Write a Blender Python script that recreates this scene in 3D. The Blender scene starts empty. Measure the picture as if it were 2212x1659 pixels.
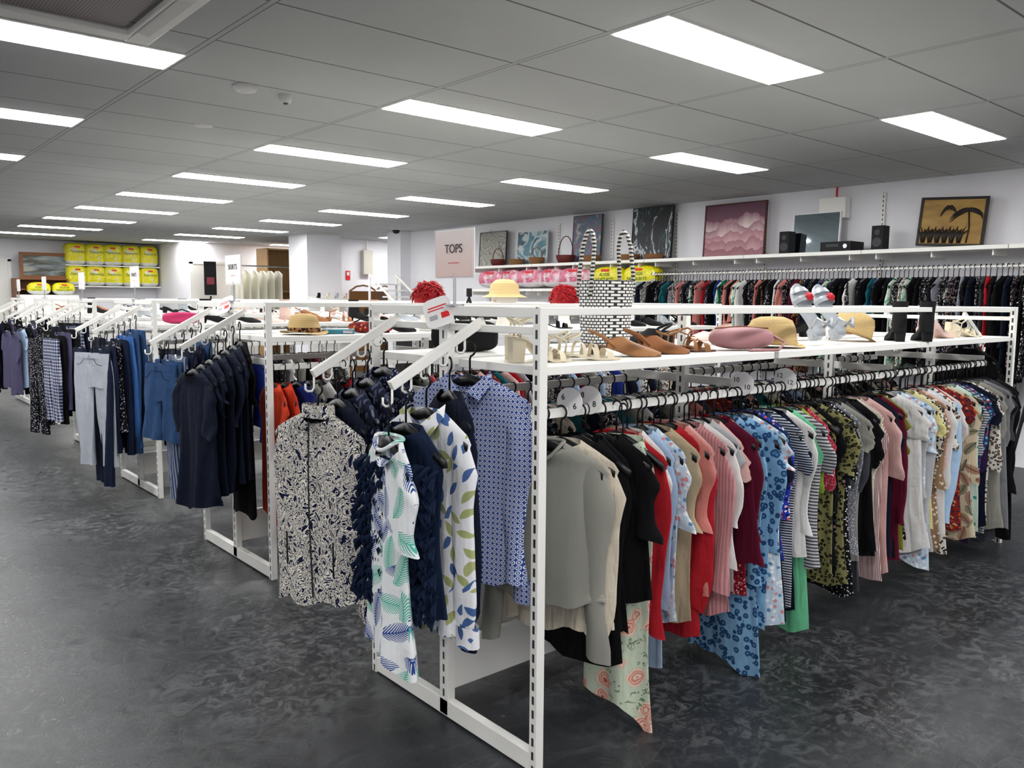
import bpy, math, random
from mathutils import Vector, Matrix
random.seed(7)
R90=math.pi/2
scn=bpy.context.scene
scn.view_settings.view_transform='Standard'
COL=scn.collection
# ------------------------------------------------------------------ helpers
def hexc(h):
    h=h.lstrip('#'); r=[]
    for i in (0,2,4):
        v=int(h[i:i+2],16)/255
        r.append(v/12.92 if v<=.04045 else ((v+.055)/1.055)**2.4)
    return (r[0],r[1],r[2],1)
class NB:
    def __init__(s,name):
        s.m=bpy.data.materials.new(name); s.m.use_nodes=True
        s.nt=s.m.node_tree; s.n=s.nt.nodes; s.l=s.nt.links
        s.b=s.n['Principled BSDF']; s.tc=s.n.new('ShaderNodeTexCoord'); s.o=s.tc.outputs['Object']
    def link(s,a,b): s.l.new(a,b)
    def noise(s,scale,detail=2,dist=0,vec=None,rough=.5):
        n=s.n.new('ShaderNodeTexNoise'); n.inputs['Scale'].default_value=scale; n.inputs['Detail'].default_value=detail
        n.inputs['Distortion'].default_value=dist; n.inputs['Roughness'].default_value=rough
        s.link(vec or s.o,n.inputs['Vector']); return n
    def voro(s,scale,rand=1,vec=None):
        n=s.n.new('ShaderNodeTexVoronoi'); n.inputs['Scale'].default_value=scale; n.inputs['Randomness'].default_value=rand
        s.link(vec or s.o,n.inputs['Vector']); return n
    def wave(s,scale,d='X',dist=0,ds=1,vec=None):
        n=s.n.new('ShaderNodeTexWave'); n.bands_direction=d; n.inputs['Scale'].default_value=scale
        n.inputs['Distortion'].default_value=dist; n.inputs['Detail Scale'].default_value=ds
        s.link(vec or s.o,n.inputs['Vector']); return n
    def ramp(s,fac,stops,const=True):
        n=s.n.new('ShaderNodeValToRGB'); cr=n.color_ramp
        if const: cr.interpolation='CONSTANT'
        while len(cr.elements)<len(stops): cr.elements.new(.5)
        for e,(p,c) in zip(cr.elements,stops):
            e.position=p; e.color=c if not isinstance(c,str) else hexc(c)
        s.link(fac,n.inputs['Fac']); return n.outputs['Color']
    def mix(s,fac,a,b):
        n=s.n.new('ShaderNodeMix'); n.data_type='RGBA'
        for sock,v in ((n.inputs[0],fac),(n.inputs[6],a),(n.inputs[7],b)):
            if isinstance(v,(int,float)): sock.default_value=v
            elif isinstance(v,str): sock.default_value=hexc(v)
            elif isinstance(v,tuple): sock.default_value=v
            else: s.link(v,sock)
        return n.outputs[2]
    def math(s,op,a,b=0,clamp=False):
        n=s.n.new('ShaderNodeMath'); n.operation=op; n.use_clamp=clamp
        for i,v in enumerate((a,b)):
            if isinstance(v,(int,float)): n.inputs[i].default_value=v
            else: s.link(v,n.inputs[i])
        return n.outputs[0]
    def warp(s,scale,amt):
        n=s.noise(scale,2)
        m=s.n.new('ShaderNodeVectorMath'); m.operation='MULTIPLY_ADD'
        s.link(n.outputs['Color'],m.inputs[0]); m.inputs[1].default_value=(amt,)*3; s.link(s.o,m.inputs[2])
        return m.outputs[0]
    def vscale(s,v):
        m=s.n.new('ShaderNodeVectorMath'); m.operation='MULTIPLY'; s.link(s.o,m.inputs[0]); m.inputs[1].default_value=v; return m.outputs[0]
    def bump(s,h,st=.3,dist=.01):
        n=s.n.new('ShaderNodeBump'); n.inputs['Strength'].default_value=st; n.inputs['Distance'].default_value=dist
        s.link(h,n.inputs['Height']); s.link(n.outputs[0],s.b.inputs['Normal'])
    def col(s,c):
        if isinstance(c,str): s.b.inputs['Base Color'].default_value=hexc(c)
        else: s.link(c,s.b.inputs['Base Color'])
def plain(name,c,rough=.5,metal=0,var=.0,bump=0,bs=40):
    k=NB(name); k.b.inputs['Roughness'].default_value=rough; k.b.inputs['Metallic'].default_value=metal
    k.b.inputs['Specular IOR Level'].default_value=.35
    hc=hexc(c)
    if var>0:
        n=k.noise(6,3)
        k.col(k.mix(n.outputs['Fac'],tuple([x*(1-var) for x in hc[:3]]+[1]),tuple([min(1,x*(1+var)) for x in hc[:3]]+[1])))
    else: k.col(c)
    if bump>0: k.bump(k.noise(bs,3).outputs['Fac'],bump,.005)
    return k.m
FAB={}
def frond(k,c,scale,f,a,L):
    v=k.voro(scale,.75,k.vscale((1,0,1)))
    s=k.n.new('ShaderNodeVectorMath'); s.operation='SUBTRACT'; k.link(k.vscale((1,0,1)),s.inputs[0]); k.link(v.outputs['Position'],s.inputs[1])
    sp=k.n.new('ShaderNodeSeparateXYZ'); k.link(s.outputs[0],sp.inputs[0])
    cs=k.n.new('ShaderNodeSeparateColor'); k.link(v.outputs['Color'],cs.inputs[0])
    an=k.math('MULTIPLY',cs.outputs[0],6.283); co_,si=k.math('COSINE',an),k.math('SINE',an)
    X,Z=sp.outputs['X'],sp.outputs['Z']
    u=k.math('ADD',k.math('MULTIPLY',X,co_),k.math('MULTIPLY',Z,si))
    w0=k.math('SUBTRACT',k.math('MULTIPLY',Z,co_),k.math('MULTIPLY',X,si))
    w=k.math('ABSOLUTE',k.math('SUBTRACT',w0,k.math('MULTIPLY',k.math('MULTIPLY',u,u),3.0)))
    uu=k.math('DIVIDE',u,L); env=k.math('MULTIPLY',k.math('SUBTRACT',1,k.math('MULTIPLY',uu,uu)),a)
    m=k.math('LESS_THAN',w,env)
    if f: 
        bl=k.math('LESS_THAN',k.math('FRACT',k.math('MULTIPLY',k.math('ADD',u,k.math('MULTIPLY',w,-1.3)),f)),k.math('SUBTRACT',.72,k.math('MULTIPLY',w,14)))
        rib=k.math('LESS_THAN',w,.0015); m=k.math('MULTIPLY',m,k.math('MAXIMUM',bl,rib))
    cc=k.ramp(cs.outputs[1],[(0,c[1]),(.5,c[2])])
    return k.mix(m,c[0],cc)
def F(key,kind,desc,cols,scale=1,rough=.85,bm=.5):
    k=NB('fabric_'+key); c=cols
    k.b.inputs['Roughness'].default_value=rough; k.b.inputs['Specular IOR Level'].default_value=.15
    if kind=='solid':
        h=hexc(c[0]); n=k.noise(5,3)
        out=k.mix(n.outputs['Fac'],tuple([x*.82 for x in h[:3]]+[1]),tuple([min(1,x*1.12) for x in h[:3]]+[1]))
    elif kind=='swirl':
        n=k.noise(scale,2,3.0); out=k.ramp(n.outputs['Fac'],[(0,c[0]),(.4,c[1]),(.45,c[0]),(.49,c[-1]),(.54,c[0]),(.58,c[1]),(.63,c[0])])
    elif kind=='spots':
        v=k.voro(scale,.8); out=k.ramp(v.outputs['Distance'],[(0,c[1]),(.3,c[0])])
    elif kind=='leopard':
        v=k.voro(scale,1,k.warp(scale*.8,.35/scale)); out=k.ramp(v.outputs['Distance'],[(0,c[2]),(.22,c[1]),(.45,c[0])])
    elif kind=='tile':
        v=k.voro(scale,0,k.vscale((1,0,1))); out=k.ramp(v.outputs['Distance'],[(0,c[1]),(.14,c[0]),(.3,c[1]),(.45,c[0])])
    elif kind=='stripe':
        out=k.ramp(k.wave(scale,'X').outputs['Fac'],[(0,c[0]),(.55,c[1])])
    elif kind=='hstripe':
        out=k.ramp(k.wave(scale,'Z').outputs['Fac'],[(0,c[0]),(.5,c[1])])
    elif kind=='floral':
        w=k.warp(scale*1.5,.5/scale); v=k.voro(scale,1,w)
        st=[(0,c[1])]+[((i+1)/len(c[1:]),x) for i,x in enumerate(c[2:])]
        cc=k.ramp(k.math('ADD',v.outputs['Color'],0),st)
        msk=k.ramp(v.outputs['Distance'],[(0,'#ffffff'),(.42,'#000000')])
        out=k.mix(msk,c[0],cc)
    elif kind=='rose':
        w=k.warp(scale*1.3,.6/scale); v=k.voro(scale,1,w)
        rose=k.ramp(v.outputs['Distance'],[(0,c[5]),(.1,c[1]),(.16,c[2]),(.22,c[1]),(.29,c[3]),(.36,c[1]),(.42,c[2]),(.5,c[3]),(.55,c[0])])
        lf=k.ramp(k.noise(scale*2.2,2,1).outputs['Fac'],[(0,c[0]),(.58,c[4]),(.64,c[0])])
        sel=k.ramp(k.math('ADD',v.outputs['Color'],0),[(0,'#ffffff'),(.5,'#000000')])
        out=k.mix(sel,lf,rose)
    elif kind=='frond': out=frond(k,c,scale,120,.3/scale,.66/scale)
    elif kind=='leaf': out=frond(k,c,scale,0,.2/scale,.5/scale)
    elif kind=='plaid':
        a=k.ramp(k.wave(scale,'X').outputs['Fac'],[(0,'#000000'),(.6,'#ffffff')])
        b=k.ramp(k.wave(scale,'Z').outputs['Fac'],[(0,'#000000'),(.6,'#ffffff')])
        out=k.mix(a,k.mix(b,c[0],c[1]),k.mix(b,c[1],c[2]))
    k.col(out)
    hh=k.math('ADD',k.noise(1,2,.4,k.vscale((30,30,7))).outputs['Fac'],k.math('MULTIPLY',k.noise(16,3).outputs['Fac'],.7))
    k.bump(hh,bm,.02)
    FAB[key]=(k.m,desc); return k.m
class MB:
    def __init__(s): s.v=[];s.f=[];s.m=[]
    def add(s,vs,fs,mi=0):
        o=len(s.v); s.v+=[tuple(v) for v in vs]; s.f+=[tuple(i+o for i in f) for f in fs]; s.m+=[mi]*len(fs)
    def box(s,c,d,mi=0,rot=None):
        vs=[]
        for x in (-.5,.5):
            for y in (-.5,.5):
                for z in (-.5,.5):
                    p=Vector((x*d[0],y*d[1],z*d[2]))
                    if rot is not None: p=rot@p
                    vs.append(p+Vector(c))
        s.add(vs,[(0,1,3,2),(4,6,7,5),(0,4,5,1),(2,3,7,6),(0,2,6,4),(1,5,7,3)],mi); return s
    def loft(s,rings,mi=0,closed=True,cap0=False,cap1=False):
        n=len(rings[0]); vs=[p for r in rings for p in r]; fs=[]
        for j in range(len(rings)-1):
            for i in range(n if closed else n-1):
                i2=(i+1)%n; fs.append((j*n+i,j*n+i2,(j+1)*n+i2,(j+1)*n+i))
        if cap0: fs.append(tuple(range(n-1,-1,-1)))
        if cap1: fs.append(tuple(range((len(rings)-1)*n,len(rings)*n)))
        s.add(vs,fs,mi); return s
    def lathe(s,prof,n=24,c=(0,0,0),mi=0,sx=1,sy=1,cap0=False,cap1=False):
        rings=[[(c[0]+r*sx*math.cos(2*math.pi*i/n),c[1]+r*sy*math.sin(2*math.pi*i/n),c[2]+z) for i in range(n)] for r,z in prof]
        return s.loft(rings,mi,True,cap0,cap1)
    def tube(s,path,r,n=6,mi=0,caps=True):
        path=[Vector(p) for p in path]; rings=[]; up=None
        for i,p in enumerate(path):
            t=(path[min(i+1,len(path)-1)]-path[max(i-1,0)]).normalized()
            if up is None:
                up=Vector((0,0,1)) if abs(t.z)<.9 else Vector((0,1,0))
            a=t.cross(up)
            if a.length<1e-4: a=t.orthogonal()
            a.normalize(); b=a.cross(t).normalized(); up=b
            rr=r[i] if isinstance(r,(list,tuple)) else r
            rings.append([p+a*rr*math.cos(2*math.pi*k/n)+b*rr*math.sin(2*math.pi*k/n) for k in range(n)])
        return s.loft(rings,mi,True,caps,caps)
    def mesh(s,name,mats,smooth=False):
        me=bpy.data.meshes.new(name); me.from_pydata(s.v,[],s.f)
        for m in mats: me.materials.append(m)
        me.polygons.foreach_set('material_index',s.m)
        if smooth: me.polygons.foreach_set('use_smooth',[True]*len(s.f))
        me.update(); return me
    def obj(s,name,mats,parent=None,loc=(0,0,0),rot=(0,0,0),smooth=False,bevel=0):
        if not isinstance(mats,(list,tuple)): mats=[mats]
        return place(name,s.mesh(name,mats,smooth),parent,loc,rot,bevel)
def place(name,me,parent=None,loc=(0,0,0),rot=(0,0,0),bevel=0):
    o=bpy.data.objects.new(name,me); COL.objects.link(o); o.location=loc; o.rotation_euler=rot
    if parent: o.parent=parent
    if bevel:
        b=o.modifiers.new('bevel','BEVEL'); b.width=bevel; b.segments=2; b.limit_method='ANGLE'
    return o
def empty(name,loc,rot=(0,0,0)):
    o=bpy.data.objects.new(name,None); COL.objects.link(o); o.location=loc; o.rotation_euler=rot; o.empty_display_size=.1; return o
def tag(o,label,cat,group=None):
    o['label']=label; o['category']=cat
    if group: o['group']=group
    return o
def struct(o): o['kind']='structure'; return o
def text(name,body,size,mat,parent,loc,rot,ex=.0006,align='CENTER',sx=1):
    cu=bpy.data.curves.new(name,'FONT'); cu.body=body; cu.size=size; cu.extrude=ex; cu.align_x=align; cu.align_y='CENTER'
    t=bpy.data.objects.new(name,cu); COL.objects.link(t)
    dg=bpy.context.evaluated_depsgraph_get(); dg.update()
    me=bpy.data.meshes.new_from_object(t.evaluated_get(dg))
    bpy.data.objects.remove(t)
    me.materials.clear(); me.materials.append(mat)
    o=place(name,me,parent,loc,rot); o.scale=(sx,1,1); return o
FX=(R90,0,-R90)   # faces -X
FY=(R90,0,0)      # faces -Y
# ------------------------------------------------------------------ camera
H=1.37; CEIL=2.475
th=math.atan(182/1770); yaw=math.radians(49.3); rho=.0072
f2=Vector((math.cos(yaw),math.sin(yaw),0)); Rr=Vector((math.sin(yaw),-math.cos(yaw),0))
Fv=f2*math.cos(th)-Vector((0,0,math.sin(th))); Uv=f2*math.sin(th)+Vector((0,0,math.cos(th)))
R2=Rr*math.cos(rho)+Uv*math.sin(rho); U2=Uv*math.cos(rho)-Rr*math.sin(rho)
cam=bpy.data.cameras.new('camera'); co=bpy.data.objects.new('camera',cam); COL.objects.link(co)
mw=Matrix((R2,U2,-Fv)).transposed().to_4x4(); mw.translation=Vector((0,0,H)); co.matrix_world=mw
cam.sensor_width=36; cam.lens=1770/2212*36; cam.clip_start=.05; scn.camera=co
# ------------------------------------------------------------------ basic materials
WHITE=plain('white_powder_coat','#ecebe6',.42)
BLACK=plain('black_plastic','#0b0b0e',.4)
BLK2=plain('black_matte','#131316',.7)
CHROME=plain('chrome','#c8c8cc',.25,1)
k=NB('pale_peach_card'); sep=k.n.new('ShaderNodeSeparateXYZ'); k.link(k.tc.outputs['Generated'],sep.inputs[0])
k.col(k.ramp(sep.outputs['Z'],[(0,'#f0d0c7'),(1,'#f3e8e4')],False)); k.b.inputs['Roughness'].default_value=.6; PAPER=k.m
WPAP=plain('white_card','#ebe9e9',.5)
INK=plain('dark_ink','#4a4145',.6)
REDP=plain('red_print','#d8282c',.5)
DKGREY=plain('dark_grey','#3b3c40',.6)
WOOD=plain('brown_wood','#7a4c2a',.5,0,.25)
PLY=plain('plywood','#a98558',.6,0,.15)
k=NB('wall_paint'); n=k.noise(3,4); k.col(k.mix(n.outputs['Fac'],'#e6e5ea','#eeedf1')); k.b.inputs['Roughness'].default_value=.7; WALL=k.m
# floor
k=NB('painted_concrete')
n1=k.noise(1.1,6,.4,rough=.65); n2=k.noise(15,7,1.6,rough=.78); n4=k.noise(3.2,5,.8,rough=.7)
base=k.mix(k.ramp(n1.outputs['Fac'],[(.35,'#000000'),(.65,'#ffffff')],False),'#1a1c1f','#2a2d31')
base=k.mix(k.math('MULTIPLY',k.ramp(n4.outputs['Fac'],[(.5,'#000000'),(.66,'#ffffff')],False),.5),base,'#3a3d41')
blot=k.ramp(n2.outputs['Fac'],[(.0,'#000000'),(.5,'#000000'),(.57,'#ffffff')],False)
reg=k.ramp(k.noise(.8,3).outputs['Fac'],[(.4,'#000000'),(.54,'#ffffff')],False)
fac=k.math('MULTIPLY',k.math('MULTIPLY',blot,reg),.85)
colr=k.mix(fac,base,'#585a5c')
dots=k.ramp(k.voro(5,1).outputs['Distance'],[(0,'#ffffff'),(.05,'#000000')],False)
colr=k.mix(k.math('MULTIPLY',dots,.5),colr,'#7d7e82')
scr=k.noise(1,3,1.5,k.vscale((1.2,5,1)))
colr=k.mix(k.math('MULTIPLY',k.ramp(scr.outputs['Fac'],[(.493,'#000000'),(.5,'#ffffff'),(.507,'#000000')],False),.14),colr,'#8a8a88')
k.col(colr)
rr=k.n.new('ShaderNodeMapRange'); k.link(n2.outputs['Fac'],rr.inputs[0]); rr.inputs[1].default_value=.35; rr.inputs[2].default_value=.65
rr.inputs[3].default_value=.26; rr.inputs[4].default_value=.5; k.link(rr.outputs[0],k.b.inputs['Roughness'])
k.b.inputs['Specular IOR Level'].default_value=.5
k.bump(n2.outputs['Fac'],.22,.01); FLOOR=k.m
# ceiling with T-bar grid
k=NB('ceiling_tiles'); sep=k.n.new('ShaderNodeSeparateXYZ'); k.link(k.o,sep.inputs[0])
def gd(k,o,off,per):
    a=k.math('FRACT',k.math('ADD',k.math('DIVIDE',k.math('SUBTRACT',o,off),per),.5))
    return k.math('MULTIPLY',k.math('ABSOLUTE',k.math('SUBTRACT',a,.5)),per)
dx=gd(k,sep.outputs['X'],.2-24,1.2); dy=gd(k,sep.outputs['Y'],.02-24,.6)
c=k.mix(k.noise(2,3).outputs['Fac'],'#adb0b0','#b6b9b8')
c=k.mix(k.math('LESS_THAN',dy,.0055),c,'#5e5f62')
c=k.mix(k.math('LESS_THAN',dx,.016),c,'#5e5f62')
c=k.mix(k.math('LESS_THAN',dx,.0115),c,'#afb2b1')
k.col(c); k.b.inputs['Roughness'].default_value=.8; CEILM=k.m
k=NB('light_diffuser'); k.b.inputs['Emission Color'].default_value=(1,.995,.985,1); k.b.inputs['Emission Strength'].default_value=28; k.col('#ffffff'); LIT=k.m
k=NB('slotted_steel'); sep=k.n.new('ShaderNodeSeparateXYZ'); k.link(k.o,sep.inputs[0])
a=k.math('LESS_THAN',k.math('ABSOLUTE',sep.outputs['Y']),.0048)
b=k.math('LESS_THAN',k.math('FRACT',k.math('DIVIDE',sep.outputs['Z'],.042)),.6)
k.col(k.mix(k.math('MULTIPLY',a,b),'#ecebe6','#2a2a2c')); k.b.inputs['Roughness'].default_value=.42; SLOT=k.m
# ------------------------------------------------------------------ fabrics
F('sage','solid','smooth sage-grey',['#8f8e86'],bm=.12)
F('grey','solid','light olive-grey',['#8e8c84']); F('cream','solid','crumpled cream linen',['#c8beac'],bm=.8); F('black','solid','plain black',['#0c0c0f'])
F('red','solid','bright red',['#a21d26']); F('coral','solid','coral pink',['#c57a72']); F('ltblue','solid','pale blue',['#9db2cf'])
F('beige','hstripe','beige ribbed',['#b39e84','#a09073'],60); F('pink','solid','pale pink',['#cfa5a0']); F('pinkk','stripe','pink cable-knit',['#c08b8c','#a87378'],26)
F('maroon','solid','maroon',['#560f27']); F('redpat','floral','red small-print',['#8f1a29','#d8c4b8','#4a0c1a','#c58088'],120)
F('bleo','leopard','light blue leopard-print',['#7ba6c8','#24466f','#4d7cab'],42); F('navy','solid','navy blue',['#0f1627'])
F('bpais','floral','royal blue paisley',['#2434a0','#d5543a','#e5ddd5','#0c164c'],70); F('nstripe','hstripe','navy and white striped',['#171c30','#bcc0c8'],32)
F('mint','solid','mint green',['#68b98d']); F('lime','solid','lime green',['#7d9c3a']); F('reddot','spots','crimson dotted',['#a0283c','#d8b8b8'],150)
F('oleo','leopard','olive leopard-print',['#7f7c50','#191812','#504d30'],60); F('bflor','floral','black floral',['#101014','#c8c4c0','#a08080','#3c4a60'],60)
F('bdot','spots','black with white dots',['#101014','#d4d4d4'],85); F('gglit','spots','grey glitter',['#686a70','#cfd1d4'],150)
F('dgrey','solid','dark grey',['#3b3d42']); F('pstripe','stripe','dusty pink striped',['#d0c1bb','#7c4e57'],50)
F('olive','solid','olive yellow',['#767328']); F('white','solid','white',['#d8d6d4']); F('ltgrey','solid','pale grey',['#aaabae'])
F('wleo','leopard','white leopard-print',['#dad3ca','#241d1c','#9a816a'],66); F('yellow','solid','pale yellow',['#cfc887'])
F('taupe','spots','cream-spotted taupe',['#8c7158','#dacfc1'],45); F('sky','solid','baby blue knitted',['#a3bfda'])
F('bpal','frond','cream and rust palm-print',['#c5b69b','#6d2c20','#32402f'],14); F('paisr','floral','rust paisley',['#7d221b','#c2946c','#202040','#b04e24'],70)
F('mintc','spots','mint circle-print',['#c6d7cc','#458f82'],32); F('ndot','spots','navy dotted',['#141a36','#a8b0c8'],90)
F('bluef','floral','blue floral',['#1f3860','#d0dae4','#6095b5','#a0405c'],60); F('purple','solid','deep purple',['#301942'])
F('palef','floral','pale blue floral',['#b9cbd9','#5d86ae','#e6e8ea','#c98d92'],55)
F('gknit','hstripe','heather grey knitted',['#868689','#757679'],90); F('gstripe','hstripe','grey striped',['#bebec0','#4a4b52'],24)
F('bwzig','swirl','black and white abstract',['#121317','#dcdad6','#121317'],22); F('green','leaf','green tropical-print',['#c6d3c6','#186048','#70b090'],18)
F('teal','solid','teal',['#165a62']); F('brown','leopard','brown animal-print',['#8d6343','#1e120d','#52331e'],40)
F('orange','solid','orange-red',['#cb4128']); F('cobalt','solid','cobalt blue',['#1b2c78']); F('emer','solid','emerald green',['#0e6448'])
F('swirl','swirl','cream and navy scroll-print',['#0b1536','#ece8dc','#ece8dc'],18,bm=.3); F('palm','frond','white palm-leaf print',['#e6e9ea','#58b4a0','#23448a'],11)
F('lemon','leaf','white green-and-blue botanical',['#e6e7ea','#a9b078','#4a679a'],19,bm=.35); F('btile','tile','blue and white geometric',['#284385','#d4daea'],66,bm=.3)
F('nfeat','solid','feathery textured navy',['#14213a']); F('nleaf','leaf','dark navy leaf-print',['#161b30','#80859a','#4e546c'],30)
F('jlight','solid','pale washed denim',['#b2b8c2']); F('jean','solid','mid-blue denim',['#2f4b72']); F('jdark','solid','dark indigo denim',['#151d33'])
F('jblue','solid','bright blue denim',['#3c67a6']); F('pdot','spots','white-dotted black',['#101016','#c0c0cc'],60); F('plaid','plaid','blue and white plaid',['#252c48','#80849a','#cccdd8'],11)
F('lilac','solid','greyish purple',['#4d4a66']); F('floralch','rose','cream chiffon with coral roses',['#c3cdb8','#d08474','#e4cdb8','#dcb8a4','#6f8560','#b8574c'],17)
F('nstr','stripe','navy pinstripe denim',['#354564','#98a2b8'],22); F('bwfl','floral','black and white floral',['#131316','#c8c4c0','#6b6b72'],60)
# ------------------------------------------------------------------ room
def slab(name,x0,x1,y0,y1,z0,z1,mat):
    return struct(MB().box(((x0+x1)/2,(y0+y1)/2,(z0+z1)/2),(x1-x0,y1-y0,z1-z0)).obj(name,mat))
slab('floor',-5,9.6,-3,18.7,-.1,0,FLOOR)
slab('ceiling',-5,9.6,-3,18.7,CEIL,CEIL+.1,CEILM)
slab('wall_right',7.66,7.8,-3,11.9,0,CEIL,WALL)
slab('wall_pillar',7.46,7.66,11.5,11.9,0,CEIL,WALL)
slab('wall_alcove',7.26,9.6,13.7,13.8,0,CEIL,WALL)
slab('wall_east',9.5,9.6,11.9,18.7,0,CEIL,WALL)
slab('wall_column',6.6,7.26,13.1,13.8,0,CEIL,WALL)
slab('wall_step',5.75,9.5,16.8,18.6,0,CEIL,WALL)
slab('wall_far',-5,5.75,18.5,18.6,0,CEIL,WALL)
slab('wall_left',-5.1,-5,-3,18.6,0,CEIL,WALL)
slab('wall_near',-5,7.8,-3.1,-3,0,CEIL,WALL)
slab('baseboard_far',-5,5.75,18.47,18.5,0,.1,WHITE)
def door(name,x,y):
    d=struct(MB().box((0,0,1.02),(.82,.04,2.04)).box((-.44,.0,1.04),(.06,.06,2.08)).box((.44,0,1.04),(.06,.06,2.08)).box((0,0,2.07),(.94,.06,.06)).obj(name,WHITE,None,(x,y,0)))
    MB().tube([(-.34,-.02,1.0),(-.34,-.06,1.0),(-.24,-.06,1.0)],.009,8).obj('handle',CHROME,d)
door('door_1',2.6,18.46); door('door_2',6.35,16.76)
def ceiling_light(x,yf):
    e=MB().box((0,0,0),(1.19,.31,.006)).obj('ceiling_light',WHITE,None,(x+.6,yf-.15,CEIL-.003))
    MB().box((0,0,0),(1.165,.288,.004)).obj('light_diffuser',LIT,e,(0,0,-.004))
    tag(e,'long rectangular fluorescent troffer glowing white in ceiling','ceiling light','recessed ceiling lights')
for x in (-4.6,-2.2,.2,2.6,5.0):
    for kk in range(-2,9):
        yf=2.42+1.8*kk
        if x<0 and kk%2: continue
        if x==.2 and kk==0: continue
        ceiling_light(x,yf)
ceiling_light(7.95,13.0); ceiling_light(7.4,16.4)  # extra troffers off the regular rows, added to brighten the alcove and step area
PERF=NB('perforated_grille'); v=PERF.voro(80,0); PERF.col(PERF.ramp(v.outputs['Distance'],[(0,'#3a3232'),(.3,'#8a7f7f')])); PERF=PERF.m
ac=empty('air_conditioner_cassette',(.75,3.35,CEIL)); tag(ac,'square white ceiling cassette air conditioner with perforated grille','air conditioner'); ac.scale=(.93,.93,.8)
p=MB()
for s in (-1,1):
    p.box((s*.42,0,-.02),(.1,.96,.04)); p.box((0,s*.42,-.02),(.74,.1,.04))
    p.box((s*.35,0,-.035),(.015,.7,.03)); p.box((0,s*.35,-.035),(.7,.015,.03))
p.obj('frame',WHITE,ac,bevel=.006)
MB().box((0,0,-.015),(.64,.64,.02)).obj('grille',PERF,ac)
for s in (-1,1):
    MB().box((s*.395,0,-.045),(.05,.6,.006),0,Matrix.Rotation(s*.3,3,'Y')).obj('louver',WHITE,ac)
CEILW=plain('off_white_plastic','#c9c9c6',.5)
def smoke(x,y,r,h,name,label):
    o=MB().lathe([(r*.5,-h),(r*.8,-h*.95),(r,-h*.5),(r,0)],24,cap0=True).obj(name,CEILW,None,(x,y,CEIL),smooth=True)
    tag(o,label,'smoke detector')
    MB().lathe([(r*.3,-h*1.15),(r*.42,-h*.95)],16,cap0=True).obj('sensor_cap',DKGREY if r<.05 else CEILW,o)
smoke(1.82,4.28,.062,.03,'smoke_detector','round white smoke detector on ceiling tile'); smoke(2.06,4.31,.036,.045,'motion_sensor','small white motion sensor on ceiling tile')
o=MB().lathe([(.02,-.004),(.06,-.004),(.062,0)],24,cap0=True).obj('ceiling_speaker',CEILW,None,(2.02,5.43,CEIL),smooth=True); tag(o,'flat round white ceiling speaker disc','ceiling speaker')
# ------------------------------------------------------------------ hanger
SLP=.082
def hanger_mesh():
    m=MB(); pts=[]
    for a in range(200,-81,-20): pts.append((.02*math.cos(math.radians(a)),0,.02*math.sin(math.radians(a))))
    pts+=[(0,0,-.03),(0,0,-.088)]
    m.tube(pts,.0034,5)
    rings=[]
    for i in range(13):
        x=-.2+.4*i/12; q=abs(x/.2); z=-.086-SLP*q**1.25; hh=.012+.008*(1-q); t=.005+.004*q
        rings.append([(x,-t,z-hh),(x,t,z-hh),(x,t*.7,z+hh*.6),(x,-t*.7,z+hh*.6)])
    m.loft(rings,0,True,True,True)
    return m.mesh('clothes_hanger',[BLACK],True)
HANG=hanger_mesh()
def hang(pos,yaw,group,label='black plastic clothes hanger holding a garment',w=.2,tilt=0):
    o=place('clothes_hanger',HANG,None,pos,(0,tilt,yaw)); tag(o,label,'hanger',group)
    o.scale=(max(.68,min(1,(w-.014)/.2)),1,1); return o
# ------------------------------------------------------------------ garments
def spow(v,p): return math.copysign(abs(v)**p,v)
def body_part(m,L,W,D,flare,nd,rg,fold,nr,nu,neck=.068,sleeveless=False,point=0,z0=-.08,pants=False,drift=.02,kf=1,onesided=False):
    p1,p2,p3=[rg.uniform(0,6.28) for _ in range(3)]; k1=rg.uniform(26,38)*kf; k2=rg.uniform(55,75)*kf; sl_=rg.uniform(-3,3)
    tx=rg.uniform(-drift,drift)
    if pants: rows=[(z0,W,.018),(z0-.035,W,.018)]
    else:
        ws=W*.86 if sleeveless else W
        rows=[(z0,neck,.028),(z0-.026,.5*(neck+ws)-.012,.022),(z0-.058,ws*.9,.015),(z0-.08,ws*.985,.011),(z0-.12,W*.9,.015),(z0-.17,W*.87,.018)]
    zs=rows[-1][0]; w0=rows[-1][1]; d0=rows[-1][2]
    for j in range(1,nr+1):
        q=j/nr; rows.append((zs+(-L-zs)*q,w0+(W*flare*.93-w0)*q-.012*math.sin(q*math.pi),d0+(D-d0)*q))
    rings=[]
    for j,(z,w,d) in enumerate(rows):
        q=max(0,min(1,(-z-.14)/max(.1,L-.14))); amp=fold*q**.7; ring=[]
        for i in range(nu):
            t=2*math.pi*i/nu; c,s=math.cos(t),math.sin(t)
            x=w*spow(c,.85); y=d*spow(s,1.15)
            zz=z
            if j<2 and not pants and y<0: zz-=nd*(1-.45*j)*max(0,1-(x/(neck*1.25))**2)
            y+=amp*(.6*math.sin(k1*x+p1+sl_*z)+.4*math.sin(k2*x+p2-sl_*z))
            x+=tx*q+amp*.5*math.sin(9*z+p3)
            if j>=len(rows)-2: zz+=.018*math.sin(14*x+p3)+.008*math.sin(40*x)
            if point and q>.4: zz-=point*(q-.4)/.6*max(0,(x/W if onesided else abs(x/W))-.1)
            ring.append((x,y,zz))
        rings.append(ring)
    m.loft(rings,0)
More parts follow.
